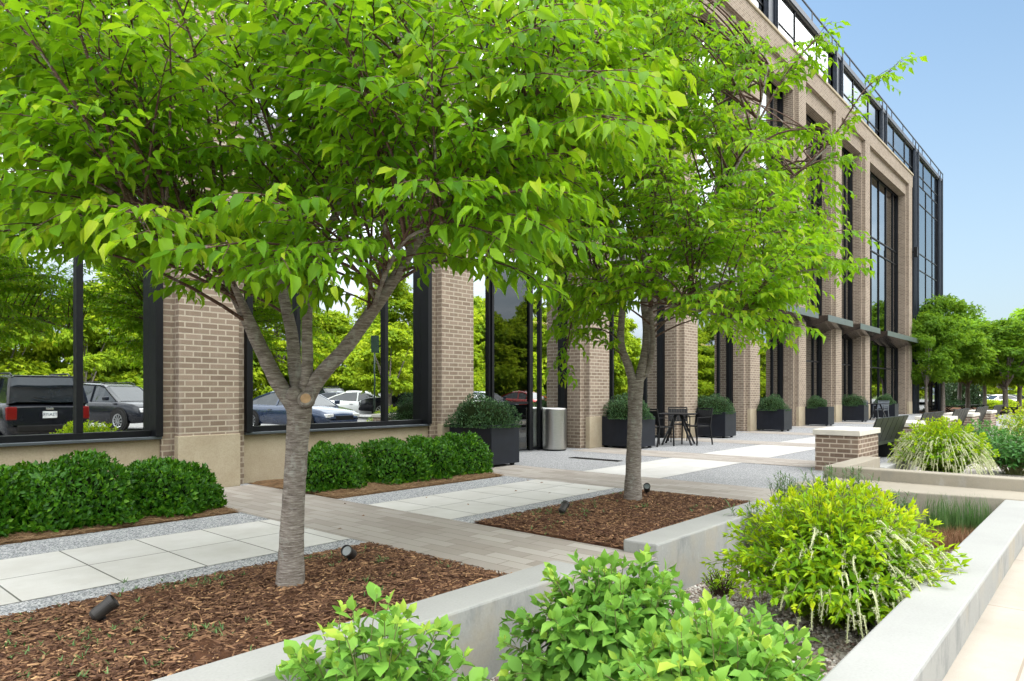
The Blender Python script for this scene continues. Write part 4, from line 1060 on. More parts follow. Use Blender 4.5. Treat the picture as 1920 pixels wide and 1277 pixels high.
for i, (x, y) in enumerate(PX):
    lb = f'{pl_names[i]} square black planter {pl_where[i]}'
    if i == 0: pl0.location = (x, y, 0.002); pl0['label'] = lb
    else: dup(pl0, (x, y, 0.002), 0, lb)
    s = (1, 0.95, 0.95, 0.92, 0.78, 0.9, 0.9)[i]
    sl_ = f'dark green shrub in the {pl_names[i]} black planter, ' + ['beside the boxwoods', 'behind the second trunk', 'by the dark chairs', 'left of the canopies', 'below the first canopy', 'left of the silver chairs', 'behind the silver chairs'][i]
    loc = (x + 0.35, y + 0.52, 0.64)
    if i < 3:
        shr[i].location = loc; shr[i]['label'] = sl_; shr[i].scale = (s, s, s)
    else: dup(shr[i % 3], loc, (i * 1.9) % 3.1, sl_, (s * 0.9, s * 0.9, s))

# ---- loose shrubs of the rain gardens
def dome_bush(name, label, loc, rx, ry, h, stems, leafL, wr, mat, tpl, seed, pair=True, step=0.05, arch=0.25, tip=0.4, tint0=0.35, start=0.3, upright=0.35, group=None, stem_mat='stem_green', racemes=0, rac_len=0.13, side_twigs=0, rac_side=None, fcol=1.0):
    global rng
    rng = np.random.default_rng(seed); random.seed(seed)
    t = thing(name, label, 'shrub', loc, 0, group)
    lv, tw, fl = Leaves(), MB(), Leaves()
    for i in range(stems):
        a = random.uniform(0, 6.283); q = math.sqrt(random.random()) ; u = math.sqrt(max(0, 1 - (q * 0.93) ** 2))
        k = random.uniform(0.80, 1.14)
        e = np.array([math.cos(a) * rx * q * k, math.sin(a) * ry * q * k, max(0.10, h * u * k)])
        b = np.array([math.cos(a) * rx * 0.18 * q + random.gauss(0, 0.03), math.sin(a) * ry * 0.18 * q + random.gauss(0, 0.03), 0])
        c = curve(b, e, arch * (0.3 + q), 8, 0.05 * q)
        tw.tube(c, list(np.linspace(0.0045, 0.0018, 8)), 4, False)
        L = np.linalg.norm(np.diff(c, axis=0), axis=1).sum()
        m = max(3, int(L * (1 - start) / step)); rot = random.uniform(0, 3.14)
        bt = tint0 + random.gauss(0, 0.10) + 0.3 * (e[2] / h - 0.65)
        for j in range(m):
            tt = start + (1 - start) * (j + 0.5) / m; f = min(tt * 7, 6.999); jj = int(f)
            p = c[jj] + (c[jj + 1] - c[jj]) * (f - jj); tg = c[jj + 1] - c[jj]; tg = tg / np.linalg.norm(tg)
            o1 = np.cross(tg, (0.3, 0.2, 1)); o1 /= np.linalg.norm(o1); o2 = np.cross(tg, o1)
            rot += 1.57 if pair else 2.4
            for sgn in ((1, -1) if pair else (1,)):
                lat = (o1 * math.cos(rot) + o2 * math.sin(rot)) * sgn
                endf = max(0, tt - 0.75) * 4
                a_ = lat * (0.9 - 0.35 * endf) + tg * (upright + 0.55 * endf) + np.array([0, 0, random.uniform(-0.55, 0.15) if pair else random.uniform(-0.35, 0.2)])
                n_ = np.array([0, 0, 1.0]) + tg * 0.5 + rng.normal(0, 0.25, 3) - lat * 0.2
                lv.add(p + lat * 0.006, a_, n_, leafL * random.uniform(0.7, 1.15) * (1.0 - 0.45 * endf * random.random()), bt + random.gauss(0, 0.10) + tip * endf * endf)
        for _ in range(2 if pair else 5):
            a_ = tg + rng.normal(0, 0.35, 3) + np.array([0, 0, 0.2])
            lv.add(c[-1], a_, rng.normal(0, 1, 3) + np.array([0, 0, 0.8]), leafL * random.uniform(0.35, 0.7), bt + tip * 1.0 + random.gauss(0, 0.1))
    fm = MB()
    for i in range(racemes):
        a = random.uniform(0, 6.283) if rac_side is None else random.gauss(rac_side, 0.75); z_ = random.uniform(0.25, 0.90); q = math.sqrt(1 - z_ * z_)
        p = np.array([math.cos(a) * rx * q, math.sin(a) * ry * q, h * z_]) * random.uniform(0.90, 1.04)
        ou = np.array([math.cos(a), math.sin(a), 0]); l = rac_len * random.uniform(0.6, 1.25)
        sd2 = np.array([-math.sin(a), math.cos(a), 0]) * random.uniform(-0.3, 0.3)
        p = p * random.uniform(0.84, 0.99)
        dn = np.array([ou[0] * z_, ou[1] * z_, -q]) * 0.75 + ou * 0.25          # lies down along the bush
        pts = [p, p + (ou * 0.22 + sd2 * 0.6 + np.array([0, 0, 0.12])) * l, p + (ou * 0.25 + dn * 0.5 + sd2) * l, p + (ou * 0.22 + dn * 0.95 + sd2 * 1.2 + np.array([0, 0, -0.1])) * l]
        sp, sr = smooth_poly(pts, [0.0025, 0.0055, 0.005, 0.0015], 3)
        fm.tube(sp, list(sr), 5, True)
        for j in range(int(l / 0.0024)):
            f = random.uniform(0.08, 1) * (len(sp) - 1.001); jj = int(f); pc = sp[jj] + (sp[jj + 1] - sp[jj]) * (f - jj)
            v = rng.normal(0, 1, 3); v /= np.linalg.norm(v)
            fl.add(pc + v * 0.006, v, rng.normal(0, 1, 3), 0.0112 * (1.15 - 0.6 * f / len(sp)), random.random() * fcol)
    tw.build('stems', stem_mat, t, smooth=True)
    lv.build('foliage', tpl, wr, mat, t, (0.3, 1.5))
    if racemes:
        fo = fm.build('flower_spikes', 'flower', t, smooth=True, kind='stuff')
        fl.build('florets', LEAF_SMALL, 0.8, 'floret', fo)
    return t
leaf_mat('floret', [(0.0, (0.46, 0.50, 0.22)), (0.5, (0.66, 0.67, 0.45)), (1.0, (0.80, 0.79, 0.64))], 0.2, (0.8, 0.8, 0.6), 0.8, 0.2)
FZ = -0.33
def bx(px, d_, z): 
    v = at(px, 800, d_); return (v.x, v.y, z)
dome_bush('hydrangea_shrub', 'broad leafed green shrub at the bottom edge, in front of the near retaining wall', bx(700, 2.72, FZ), 0.46, 0.40, 0.69, 105, 0.094, 0.68, 'hydrangea_leaf', LEAF_BIG, 101, True, 0.060, 0.15, 0.42, 0.42, 0.35)
dome_bush('hydrangea_shrub', 'broad leafed green shrub beside the end of the near retaining wall', bx(1150, 3.40, FZ), 0.62, 0.48, 0.72, 190, 0.092, 0.68, 'hydrangea_leaf', LEAF_BIG, 102, True, 0.058, 0.15, 0.40, 0.36, 0.3)
dome_bush('hydrangea_shrub', 'broad leafed green shrub at the bottom, against the long pale wall', bx(1335, 2.68, FZ), 0.82, 0.42, 0.65, 330, 0.094, 0.68, 'hydrangea_leaf', LEAF_BIG, 103, True, 0.058, 0.15, 0.42, 0.40, 0.3)
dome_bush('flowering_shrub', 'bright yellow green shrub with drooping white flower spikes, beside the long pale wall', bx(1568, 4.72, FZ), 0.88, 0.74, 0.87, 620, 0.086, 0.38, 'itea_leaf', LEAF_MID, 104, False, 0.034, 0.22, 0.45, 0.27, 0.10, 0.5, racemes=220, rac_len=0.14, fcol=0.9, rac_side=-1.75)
dome_bush('flowering_shrub', 'rounded shrub thick with white flower spikes, behind the raised concrete kerb', bx(1765, 11.0, -0.12), 0.78, 0.72, 0.86, 480, 0.080, 0.38, 'itea_leaf', LEAF_SMALL, 105, False, 0.036, 0.22, 0.4, 0.22, 0.08, 0.45, racemes=420, rac_len=0.19, fcol=0.8)
dome_bush('flowering_shrub', 'upright yellow green shoots behind the rounded flowering shrub, before the second bench', bx(1752, 13.2, -0.12), 0.75, 0.5, 0.82, 110, 0.075, 0.38, 'itea_leaf', LEAF_SMALL, 106, False, 0.04, 0.10, 0.5, 0.5, 0.2, 0.6)
dome_bush('viburnum_shrub', 'mid green broad leafed shrub at the right edge, beside the rounded flowering shrub', bx(1905, 11.4, -0.12), 0.62, 0.62, 0.66, 190, 0.10, 0.45, 'viburnum_leaf', LEAF_MID, 107, False, 0.04, 0.25, 0.3, 0.4, 0.2, 0.3)
dome_bush('viburnum_shrub', 'small mid green shrub between the two flowering shrubs of the far bed', bx(1838, 13.8, -0.12), 0.70, 0.6, 0.72, 150, 0.10, 0.45, 'viburnum_leaf', LEAF_MID, 108, False, 0.045, 0.25, 0.3, 0.5, 0.2, 0.3)
dome_bush('flowering_shrub', 'yellow green flowering shrub at the right edge, before the farthest bench', bx(1925, 17.0, -0.12), 0.8, 0.7, 1.05, 150, 0.09, 0.38, 'itea_leaf', LEAF_SMALL, 109, False, 0.05, 0.2, 0.5, 0.45, 0.2, 0.5, racemes=90, rac_len=0.16)
dome_bush('twiggy_shrub', 'small sparse twiggy shrub at the foot of the chalky wall', bx(1352, 5.35, FZ), 0.20, 0.17, 0.20, 60, 0.036, 0.36, 'itea_leaf', LEAF_SMALL, 110, False, 0.03, 0.1, 0.3, 0.2, 0.4, 0.5, stem_mat='stem_brown')

def grass_clump(name, label, loc, r, h, n, w, mat, seed, lean=0.35, cat='grass clump', group=None, wild=0.15):
    rg = np.random.default_rng(seed)
    t = thing(name, label, cat, loc, 0, group)
    a = rg.uniform(0, 6.283, n); q = np.sqrt(rg.random(n)) * r * 0.6
    P = np.stack([np.cos(a) * q, np.sin(a) * q, np.zeros(n)], 1)
    b = a + rg.normal(0, 0.7, n); ln = np.abs(rg.normal(lean, wild, n))
    A = np.stack([np.cos(b) * ln, np.sin(b) * ln, np.ones(n)], 1)
    N = np.stack([-np.cos(b), -np.sin(b), ln], 1) * 1.0
    s = h * rg.uniform(0.55, 1.1, n)
    scatter('blades', *BLADE, P, A, -N, s, np.full(n, w), s * 1.2, rg.random(n), mat, t)
    return t
GG, AG, DG = 'tufts of green reed grass at the end of the rain garden', 'narrow leafed perennials by the tan ledge', 'cut brown grass tufts in the rain garden'
for i, (px, d_, lb) in enumerate(((1765, 7.45, 'green reed tuft against the tan ledge, left one of its row'), (1800, 7.4, 'green reed tuft against the tan ledge, middle of its row'), (1838, 7.35, 'green reed tuft in the corner of the tan ledge and pale wall'))):
    grass_clump('reed_grass', lb, bx(px, d_, FZ), 0.18, 0.46, 150, 0.010, 'grass_blade', 120 + i, 0.3, group=GG)
for i, (px, d_, lb) in enumerate(((1762, 6.9, 'left half of the cut brown grass tufts below the green reeds'), (1808, 6.95, 'right half of the cut brown grass tufts, against the pale wall'))):
    grass_clump('dry_grass', lb, bx(px, d_, FZ), 0.27, 0.22, 750, 0.0032, 'dry_blade', 130 + i, 0.10, group=DG, wild=0.14)
grass_clump('dry_grass', 'flat brown cut tuft on the gravel beside the flowering shrub', bx(1745, 6.05, FZ), 0.2, 0.09, 400, 0.003, 'dry_blade', 133, 0.3, group=DG)
def amsonia(label, loc, r, h, stems, seed):
    global rng
    rng = np.random.default_rng(seed); random.seed(seed)
    t = thing('narrow_leaf_perennial', label, 'plant', loc, 0, AG)
    lv, tw = Leaves(), MB()
    for i in range(stems):
        a = random.uniform(0, 6.28); q = random.random()
        e = np.array([math.cos(a) * r * q, math.sin(a) * r * q, h * random.uniform(0.7, 1.1)])
        c = curve((e[0] * 0.2, e[1] * 0.2, 0), e, 0.1, 7, 0.04)
        tw.tube(c, list(np.linspace(0.004, 0.0015, 7)), 4, False)
        for j in range(26):
            f = (0.25 + 0.75 * j / 25) * 5.999; jj = int(f); p = c[jj] + (c[jj + 1] - c[jj]) * (f - jj); b = j * 2.4
            lv.add(p, (math.cos(b), math.sin(b), random.uniform(-0.1, 0.9)), (0, 0, 1.0), random.uniform(0.07, 0.13), random.random() * 0.7 + 0.1)
    tw.build('stems', 'stem_green', t, smooth=True)
    lv.build('foliage', BLADE, 0.085, 'grass_blade', t)
for i, (px, d_, lb) in enumerate(((1475, 7.3, 'narrow leafed green plant left of the ledge corner, behind the bright shrub'), (1548, 7.7, 'tall narrow leafed green plant before the end of the tan ledge'), (1600, 7.6, 'narrow leafed green plant drooping over the bright shrub, before the tan ledge'), (1668, 7.3, 'low narrow leafed green plant before the middle of the tan ledge'), (1420, 6.4, 'dark narrow leafed plant beside the chalky wall, behind the bright shrub'))):
    amsonia(lb, bx(px, d_, FZ), 0.28, 0.70 if i < 3 else 0.5, 34, 140 + i)
dp = thing('drain_inlet', 'black plastic drain inlet beside the cut brown grass', 'drain', bx(1722, 7.3, FZ))
MB().box(-0.14, 0.14, -0.12, 0.12, 0, 0.09).build('housing', 'black_metal', dp, bevel=0.01)
mb = MB()
for i in range(6): mb.box(-0.13 + i * 0.048, -0.11 + i * 0.048, -0.11, 0.11, 0.092, 0.10)
mb.build('grating', 'grate', dp)

# ================================================================== FURNITURE
# steel litter bin
b = thing('litter_bin', 'round brushed steel litter bin beside the brick column', 'bin', (11.66, 9.07, 0.002))
MB().lathe([(0.255, 0.03), (0.262, 0.035), (0.262, 0.86), (0.255, 0.868)], 48).build('body', 'brushed_steel', b, smooth=False)
MB().lathe([(0.245, 0), (0.245, 0.029)], 40).build('base_ring', 'black_metal', b)
MB().lathe([(0.264, 0.870), (0.266, 0.885), (0.235, 0.91), (0.16, 0.905), (0.155, 0.88)], 48).build('lid', 'brushed_steel', b, smooth=True)
b.children[0].data.shade_smooth()
# drain grate
dg = thing('drain_grate', 'rusty slotted drain grate set in the grey plaza', 'drain', (10.55, 7.25, 0.004), 0.0)
MB().box(-0.09, 0.09, -0.55, 0.55, 0, 0.004).build('frame', 'grate', dg)
mb = MB()
for i in range(22): mb.box(-0.075, 0.075, -0.53 + i * 0.048, -0.512 + i * 0.048, 0.005, 0.010)
mb.build('slots', 'black_metal', dg)
# café table and chairs
tb = thing('cafe_table', 'dark metal outdoor table between the second and third planters', 'table', (14.92, 7.86, 0.002), R(20))
MB().box(-0.42, 0.42, -0.42, 0.42, 0.715, 0.74).build('tabletop', 'furniture_black', tb, bevel=0.006)
for sx in (-1, 1):
    MB().bar((sx * 0.30, -0.34, 0), (sx * 0.10, -0.06, 0.71), 0.035, 0.035).build('leg', 'furniture_black', tb)
    MB().bar((sx * 0.30, 0.34, 0), (sx * 0.10, 0.06, 0.71), 0.035, 0.035).build('leg', 'furniture_black', tb)
MB().box(-0.2, 0.2, -0.02, 0.02, 0.69, 0.714).build('brace', 'furniture_black', tb)
def chair(label, mat, loc, rz, group):
    c = thing('outdoor_chair', label, 'chair', loc, rz, group)    # faces +x
    MB().box(-0.22, 0.22, -0.23, 0.23, 0.43, 0.452).build('seat', mat, c, bevel=0.004)
    for x, y, tx in ((0.22, 0.23, 0.24), (0.22, -0.23, 0.24)):
        MB().bar((tx, y, 0), (x, y, 0.64), 0.026, 0.026).build('leg', mat, c)
    for y in (0.23, -0.23):
        MB().bar((-0.30, y, 0), (-0.22, y, 0.44), 0.026, 0.026).bar((-0.22, y, 0.44), (-0.30, y, 0.86), 0.026, 0.026).build('leg', mat, c)
        MB().bar((0.23, y, 0.645), (-0.27, y, 0.66), 0.032, 0.018).build('armrest', mat, c)
    bk = MB()
    for i in range(7): bk.bar((-0.225, -0.19 + i * 0.064, 0.50), (-0.295, -0.19 + i * 0.064, 0.82), 0.061, 0.008)
    bk.bar((-0.30, -0.23, 0.85), (-0.30, 0.23, 0.85), 0.024, 0.03)
    bk.build('backrest', mat, c)
    return c
CG = 'dark metal chairs around the outdoor table'
ch = chair('dark chair at the left of the outdoor table, beside the second planter', 'furniture_black', (14.16, 7.95, 0.002), R(-15), CG)
dup(ch, (15.12, 7.50, 0.002), R(165), 'dark chair at the right of the outdoor table, its back to the third planter')
dup(ch, (15.7, 8.25, 0.002), R(215), 'dark chair behind the outdoor table, nearest the glass')
ch2 = chair('silver grey chair turned sideways before the farthest planter', 'chair_silver', (34.2, 8.0, 0.002), R(170), 'silver chairs by the last planters')
dup(ch2, (33.4, 8.6, 0.002), R(20), 'silver grey chair against the sixth planter')
ft = dup(tb, (33.6, 7.95, 0.002), 0.2, 'small grey table between the two silver chairs')
# brick bench piers and benches
BG, NG = 'brick piers between the benches', 'black slatted benches between the brick piers'
pw = ['large brick pier with a pale stone cap at the near end of the bench row', 'second brick pier from the camera in the bench row, behind the rounded flowering shrub', 'third brick pier from the camera in the bench row', 'fourth brick pier from the camera in the bench row', 'last brick pier of the bench row, beside the farthest bench']
bw = ['nearest black slatted bench, right of the large brick pier', 'second black slatted bench, behind the flowering shrub', 'third black slatted bench, between the third and fourth piers', 'farthest black slatted bench, beyond the fourth pier', 'black slatted bench beyond the last pier']
pier = thing('brick_pier', pw[0], 'pier', (11.42, 2.98, 0.002), 0, BG)
MB().box(0, 1.16, 0, 0.64, 0, 0.565).build('brick_body', 'pillar_brick', pier, bevel=0.004)
MB().box(-0.03, 0.575, -0.03, 0.67, 0.568, 0.655).box(0.581, 1.19, -0.03, 0.67, 0.568, 0.655).build('stone_cap', 'cap_stone', pier, bevel=0.008)
bench = thing('slatted_bench', bw[0], 'bench', (12.72, 3.12, 0.002), 0, NG)
BL = 2.3
sb = MB(); ss = MB(); n = 6; wd = BL / n
for i in range(n):
    x0 = i * wd + 0.012; x1 = (i + 1) * wd - 0.012
    sb.add([(x0, 0.06, 0.36), (x1, 0.06, 0.36), (x1, -0.10, 0.80), (x0, -0.10, 0.80), (x0, 0.085, 0.365), (x1, 0.085, 0.365), (x1, -0.075, 0.805), (x0, -0.075, 0.805)], [(0, 3, 2, 1)[::-1], (4, 5, 6, 7)[::-1], (0, 1, 5, 4)[::-1], (1, 2, 6, 5)[::-1], (2, 3, 7, 6)[::-1], (3, 0, 4, 7)[::-1]])
    ss.box(x0, x1, 0.10, 0.52, 0.41, 0.435)
sb.box(0, BL, 0.055, 0.09, 0.30, 0.358).build('backrest', 'bench_slat', bench)
ss.build('seat', 'bench_slat', bench)
for x in (0.35, BL - 0.40): MB().box(x, x + 0.05, 0.08, 0.46, 0, 0.40).build('leg', 'black_metal', bench)
for i in range(1, 5): dup(pier, (11.42 + 3.68 * i, 2.98, 0.002), 0, pw[i])
for i in range(1, 5): dup(bench, (12.72 + 3.68 * i, 3.12, 0.002), 0, bw[i])
# picnic tables in the grove
pt = thing('picnic_table', 'dark picnic table under the grove, nearest the brick column', 'table', (0, 0, gz), 0, 'dark picnic tables under the far grove')
MB().box(-0.9, 0.9, -0.38, 0.38, 0.72, 0.76).build('tabletop', 'bench_slat', pt)
MB().box(-0.9, 0.9, -0.80, -0.55, 0.42, 0.46).build('seat', 'bench_slat', pt); MB().box(-0.9, 0.9, 0.55, 0.80, 0.42, 0.46).build('seat', 'bench_slat', pt)
for x in (-0.6, 0.6):
    MB().bar((x, -0.7, 0), (x, 0.28, 0.72), 0.06, 0.06).bar((x + 0.07, 0.7, 0), (x + 0.07, -0.28, 0.72), 0.06, 0.06).bar((x - 0.06, -0.78, 0.40), (x - 0.06, 0.78, 0.40), 0.05, 0.05).build('leg', 'bench_slat', pt)
for i, (px, d_, lb) in enumerate(((1775, 46.5, ''), (1808, 49, 'dark picnic table in the middle of the grove, before the clipped bush'), (1830, 51, 'dark picnic table at the right of the grove, left of the parked cars'), (1886, 43, 'dark picnic table behind the trunk of the right edge tree'))):
    v = at(px, 770, d_)
    if i == 0: pt.location = (v.x, v.y, gz)
    else: dup(pt, (v.x, v.y, gz), 0.3 * i, lb)
for i, (px, d_, rx_, h_, lb) in enumerate(((1745, 66, 1.5, 3.8, 'tall dark clipped bush behind the leftmost grove trunks'), (1803, 68, 1.9, 4.1, 'wide dark clipped bush in the middle of the far grove'))):
    v = at(px, 770, d_)
    shell_shrub('clipped_bush', lb, (v.x, v.y, gz), rx_, rx_, h_, 5000, 0.2, 'cone_leaf', 150 + i, 2.6, 0.5, 0.05, 'dark clipped bushes in the far grove')
for i, (px, d_, lb) in enumerate(((1840, 70, 'low yellow green bush before the pale parked cars, left one'), (1862, 69, 'low yellow green bush before the pale parked cars, middle one'), (1890, 68, 'low yellow green bush before the pale parked cars, behind the right edge trunk'), (1925, 70, 'low yellow green bush at the right edge, before the parked cars'))):
    v = at(px, 770, d_)
    shell_shrub('low_bush', lb, (v.x, v.y, gz), 1.5, 1.0, 0.8, 2200, 0.2, 'wood_leaf', 160 + i, 2.2, 0.5, 0.12, 'low bushes before the far car park')
for i, (px, d_) in enumerate(((1715, 55), (1735, 58), (1770, 60), (1790, 57))):
    v = at(px, 770, d_)
    shell_shrub('ground_shrub', ['low dark shrub at the foot of the last brick column', 'low dark shrub right of the leftmost grove trunk', 'low dark shrub left of the picnic tables', 'low dark shrub behind the picnic tables'][i], (v.x, v.y, gz), 1.5, 1.2, 0.9, 1800, 0.16, 'juniper_leaf', 170 + i, 2.0, 0.5, 0.15, 'low dark shrubs under the grove')
# uplights
UG = 'small black garden uplights in the mulch'
def uplight(label, loc, aim, lens=True):
    u = thing('garden_uplight', label, 'spotlight', loc, 0, UG)
    MB().tube([(0, 0, -0.03), (0, 0, 0.05)], 0.010, 8).build('stake', 'furniture_black', u)
    h = MB().lathe([(0.026, -0.065), (0.036, -0.05), (0.036, 0.035), (0.041, 0.036), (0.041, 0.06), (0.036, 0.062), (0.034, 0.045)], 22).build('lamp_head', 'uplight_paint', u, smooth=False)
    h.rotation_euler = Vector(aim).to_track_quat('Z', 'Y').to_euler(); h.location = (0, 0, 0.075)
    MB().lathe([(0.033, 0.046), (0.033, 0.05)], 20).build('lens', 'lens_glass', h)
simple('lens_glass', (0.16, 0.18, 0.18), 0.1, 0.6)
simple('uplight_paint', (0.03, 0.027, 0.025), 0.5, 0.4, 0.2)
v = at(195, 1170, 3.6); uplight('brown black uplight lying tilted in the mulch left of the near tree', (v.x, v.y, 0.04), (0.75, -0.25, 0.6))
v = at(655, 1058, 4.85); uplight('black uplight with its glass lens facing the camera, right of the near trunk', (v.x, v.y, 0.04), (-0.75, -0.45, 0.45))
v = at(1057, 970, 6.75); uplight('black uplight tilted towards the second tree, left of its trunk', (v.x, v.y, 0.04), (0.7, 0.1, 0.5))
v = at(1213, 930, 8.1); uplight('small black uplight just right of the second trunk', (v.x, v.y, 0.04), (-0.7, -0.4, 0.5))
lf = MB().add([(0, 0, 0), (0.03, 0.018, 0.010), (0.07, 0, 0.004), (0.03, -0.018, 0.012)], [(0, 3, 2, 1)]).build('fallen_leaf', 'cut_wood')
v = at(592, 1127, 4.15); lf.location = (v.x, v.y, 0.065); lf.rotation_euler = (0.3, 0.2, 0.8)
n = 46
xs_ = np.concatenate([rng.uniform(0.6, 3.4, 22), rng.uniform(4.7, 7.4, 14), rng.uniform(3.5, 7.4, 10)]); ys_ = np.concatenate([rng.uniform(3.0, 4.5, 22), rng.uniform(3.0, 4.5, 14), rng.uniform(4.7, 6.6, 10)])
zs_ = np.concatenate([H1(xs_[:22], ys_[:22]), H2(xs_[22:36], ys_[22:36]), np.full(10, 0.0)]) + 0.012
an = rng.uniform(0, 6.28, n)
scatter('fallen_leaves', *LEAF_MID, np.stack([xs_, ys_, zs_], 1), np.stack([np.cos(an), np.sin(an), rng.normal(0, 0.15, n)], 1), np.array([0, 0, 1.0]) + rng.normal(0, 0.2, (n, 3)), rng.uniform(0.03, 0.06, n), rng.uniform(0.015, 0.03, n), rng.uniform(0.03, 0.08, n), rng.random(n), 'dry_blade')['kind'] = 'stuff'
lf.modifiers.new('solid', 'SOLIDIFY').thickness = 0.002
tag(lf, 'orange dry leaf lying on the mulch in front of the near trunk', 'leaf')

# ================================================================== CARS (parked behind the camera, seen in the windows, and at the far right)
def car_mesh(kind):
    # stations: x, half width, underside, shoulder height; then cabin: x, half width, height
    if kind == 'suv':
        st = [(-2.42, .78, .42, .62), (-2.40, .90, .36, .98), (-2.25, .96, .30, 1.08), (-1.3, .98, .28, 1.09), (0.2, .99, .28, 1.07), (1.0, .98, .28, 1.05), (1.25, .97, .28, 1.06), (2.05, .94, .30, .98), (2.33, .86, .34, .84), (2.45, .74, .40, .58)]
        cab = [(-2.36, .86, 1.09), (-2.18, .80, 1.50), (-2.02, .74, 1.70), (-0.8, .72, 1.75), (0.1, .71, 1.72), (0.45, .72, 1.64), (1.22, .84, 1.07)]
        wx = (-1.46, 1.46); wr = 0.385
    elif kind == 'sedan':
        st = [(-2.42, .72, .40, .62), (-2.38, .84, .34, .92), (-2.1, .90, .28, .98), (-1.3, .92, .22, .97), (0.2, .93, .20, .93), (1.0, .92, .22, .91), (1.25, .91, .22, .90), (2.0, .88, .24, .78), (2.3, .80, .26, .66), (2.42, .66, .30, .50)]
        cab = [(-1.95, .78, .96), (-1.35, .70, 1.28), (-0.8, .63, 1.42), (-0.2, .62, 1.45), (0.25, .62, 1.40), (0.5, .64, 1.33), (1.25, .80, .90)]
        wx = (-1.42, 1.46); wr = 0.335
    else:   # pickup
        st = [(-2.9, .86, .50, .90), (-2.88, .96, .45, 1.12), (-2.5, .98, .42, 1.16), (-0.8, .99, .40, 1.16), (0.2, 1.0, .38, 1.16), (1.0, 1.0, .38, 1.16), (1.4, .99, .38, 1.17), (2.5, .97, .40, 1.10), (2.75, .92, .42, 1.0), (2.85, .84, .46, .66)]
        cab = [(-0.95, .90, 1.16), (-0.85, .80, 1.60), (-0.6, .76, 1.88), (0.2, .75, 1.92), (0.6, .76, 1.88), (0.85, .78, 1.80), (1.45, .90, 1.17)]
        wx = (-1.75, 1.75); wr = 0.42
    body = MB()
    ring = []
    for x, w, b_, t_ in st:
        zz_ = [(0, b_), (w * .90, b_), (w * .985, b_ + .14), (w, b_ + (t_ - b_) * .55), (w * .975, t_ - .10), (w * .90, t_ - .015), (0, t_)]
        full = [(x, y, z) for y, z in zz_] + [(x, -y, z) for y, z in zz_[-2:0:-1]]
        ring.append(full)
    k = len(ring[0]); vs = [p for r_ in ring for p in r_]
    fs = [(i * k + j, i * k + (j + 1) % k, (i + 1) * k + (j + 1) % k, (i + 1) * k + j) for i in range(len(ring) - 1) for j in range(k)]
    fs += [tuple(range(k))[::-1], tuple(range((len(ring) - 1) * k, len(ring) * k))]
    body.add(vs, [f[::-1] for f in fs])
    # cabin glass body and painted roof + pillars
    glass, roof = MB(), MB()
    cb = cab
    base_z = lambda x: np.interp(x, [s_[0] for s_ in st], [s_[3] for s_ in st]) - 0.02
    mid = cb[1:-1]
    gv = []; 
    for x, w, z in cb:
        zb = base_z(x); wb = np.interp(x, [s_[0] for s_ in st], [s_[1] for s_ in st]) * .90
        gv += [(x, wb, zb), (x, w, max(z - .05, zb + .001)), (x, w * .8, max(z, zb + .002)), (x, -w * .8, max(z, zb + .002)), (x, -w, max(z - .05, zb + .001)), (x, -wb, zb)]
    n_ = len(cb)
    gf = [(i * 6 + j, (i + 1) * 6 + j, (i + 1) * 6 + j + 1, i * 6 + j + 1) for i in range(n_ - 1) for j in range(5)]
    glass.add(gv, gf)
    rv = []
    for x, w, z in mid: rv += [(x, w + .012, z - .075), (x, w + .006, z - .03), (x, w * .8, z + .012), (x, -w * .8, z + .012), (x, -w - .006, z - .03), (x, -w - .012, z - .075)]
    m_ = len(mid)
    sel0 = 1 if kind != 'pickup' else 1
    roof.add(rv, [(i * 6 + j, (i + 1) * 6 + j, (i + 1) * 6 + j + 1, i * 6 + j + 1) for i in range(sel0, m_ - 1) for j in range(5)])
    for s_ in (1, -1):
        # pillars follow the cabin edge
        for (i0, i1) in ((0, 1), (1, 2), (n_ - 3, n_ - 2), (n_ - 2, n_ - 1)):
            a, b_ = gv[i0 * 6 + (1 if s_ == 1 else 4)], gv[i1 * 6 + (1 if s_ == 1 else 4)]
            roof.bar(Vector(a) + Vector((0, .006 * s_, .0)), Vector(b_) + Vector((0, .006 * s_, .0)), .05, .05)
        xb = -0.15 if kind != 'pickup' else 0.05
        for xp in ((xb, xb - 1.15) if kind == 'suv' else (xb,)):
            zt = np.interp(xp, [c_[0] for c_ in cb], [c_[2] for c_ in cb]) - .07
            wtop = np.interp(xp, [c_[0] for c_ in cb], [c_[1] for c_ in cb]); wb = np.interp(xp, [q_[0] for q_ in st], [q_[1] for q_ in st]) * .9
            roof.bar((xp, s_ * (wb + .006), base_z(xp)), (xp, s_ * (wtop + .012), zt), .07, .03)
    return st, cab, wx, wr, body, glass, roof
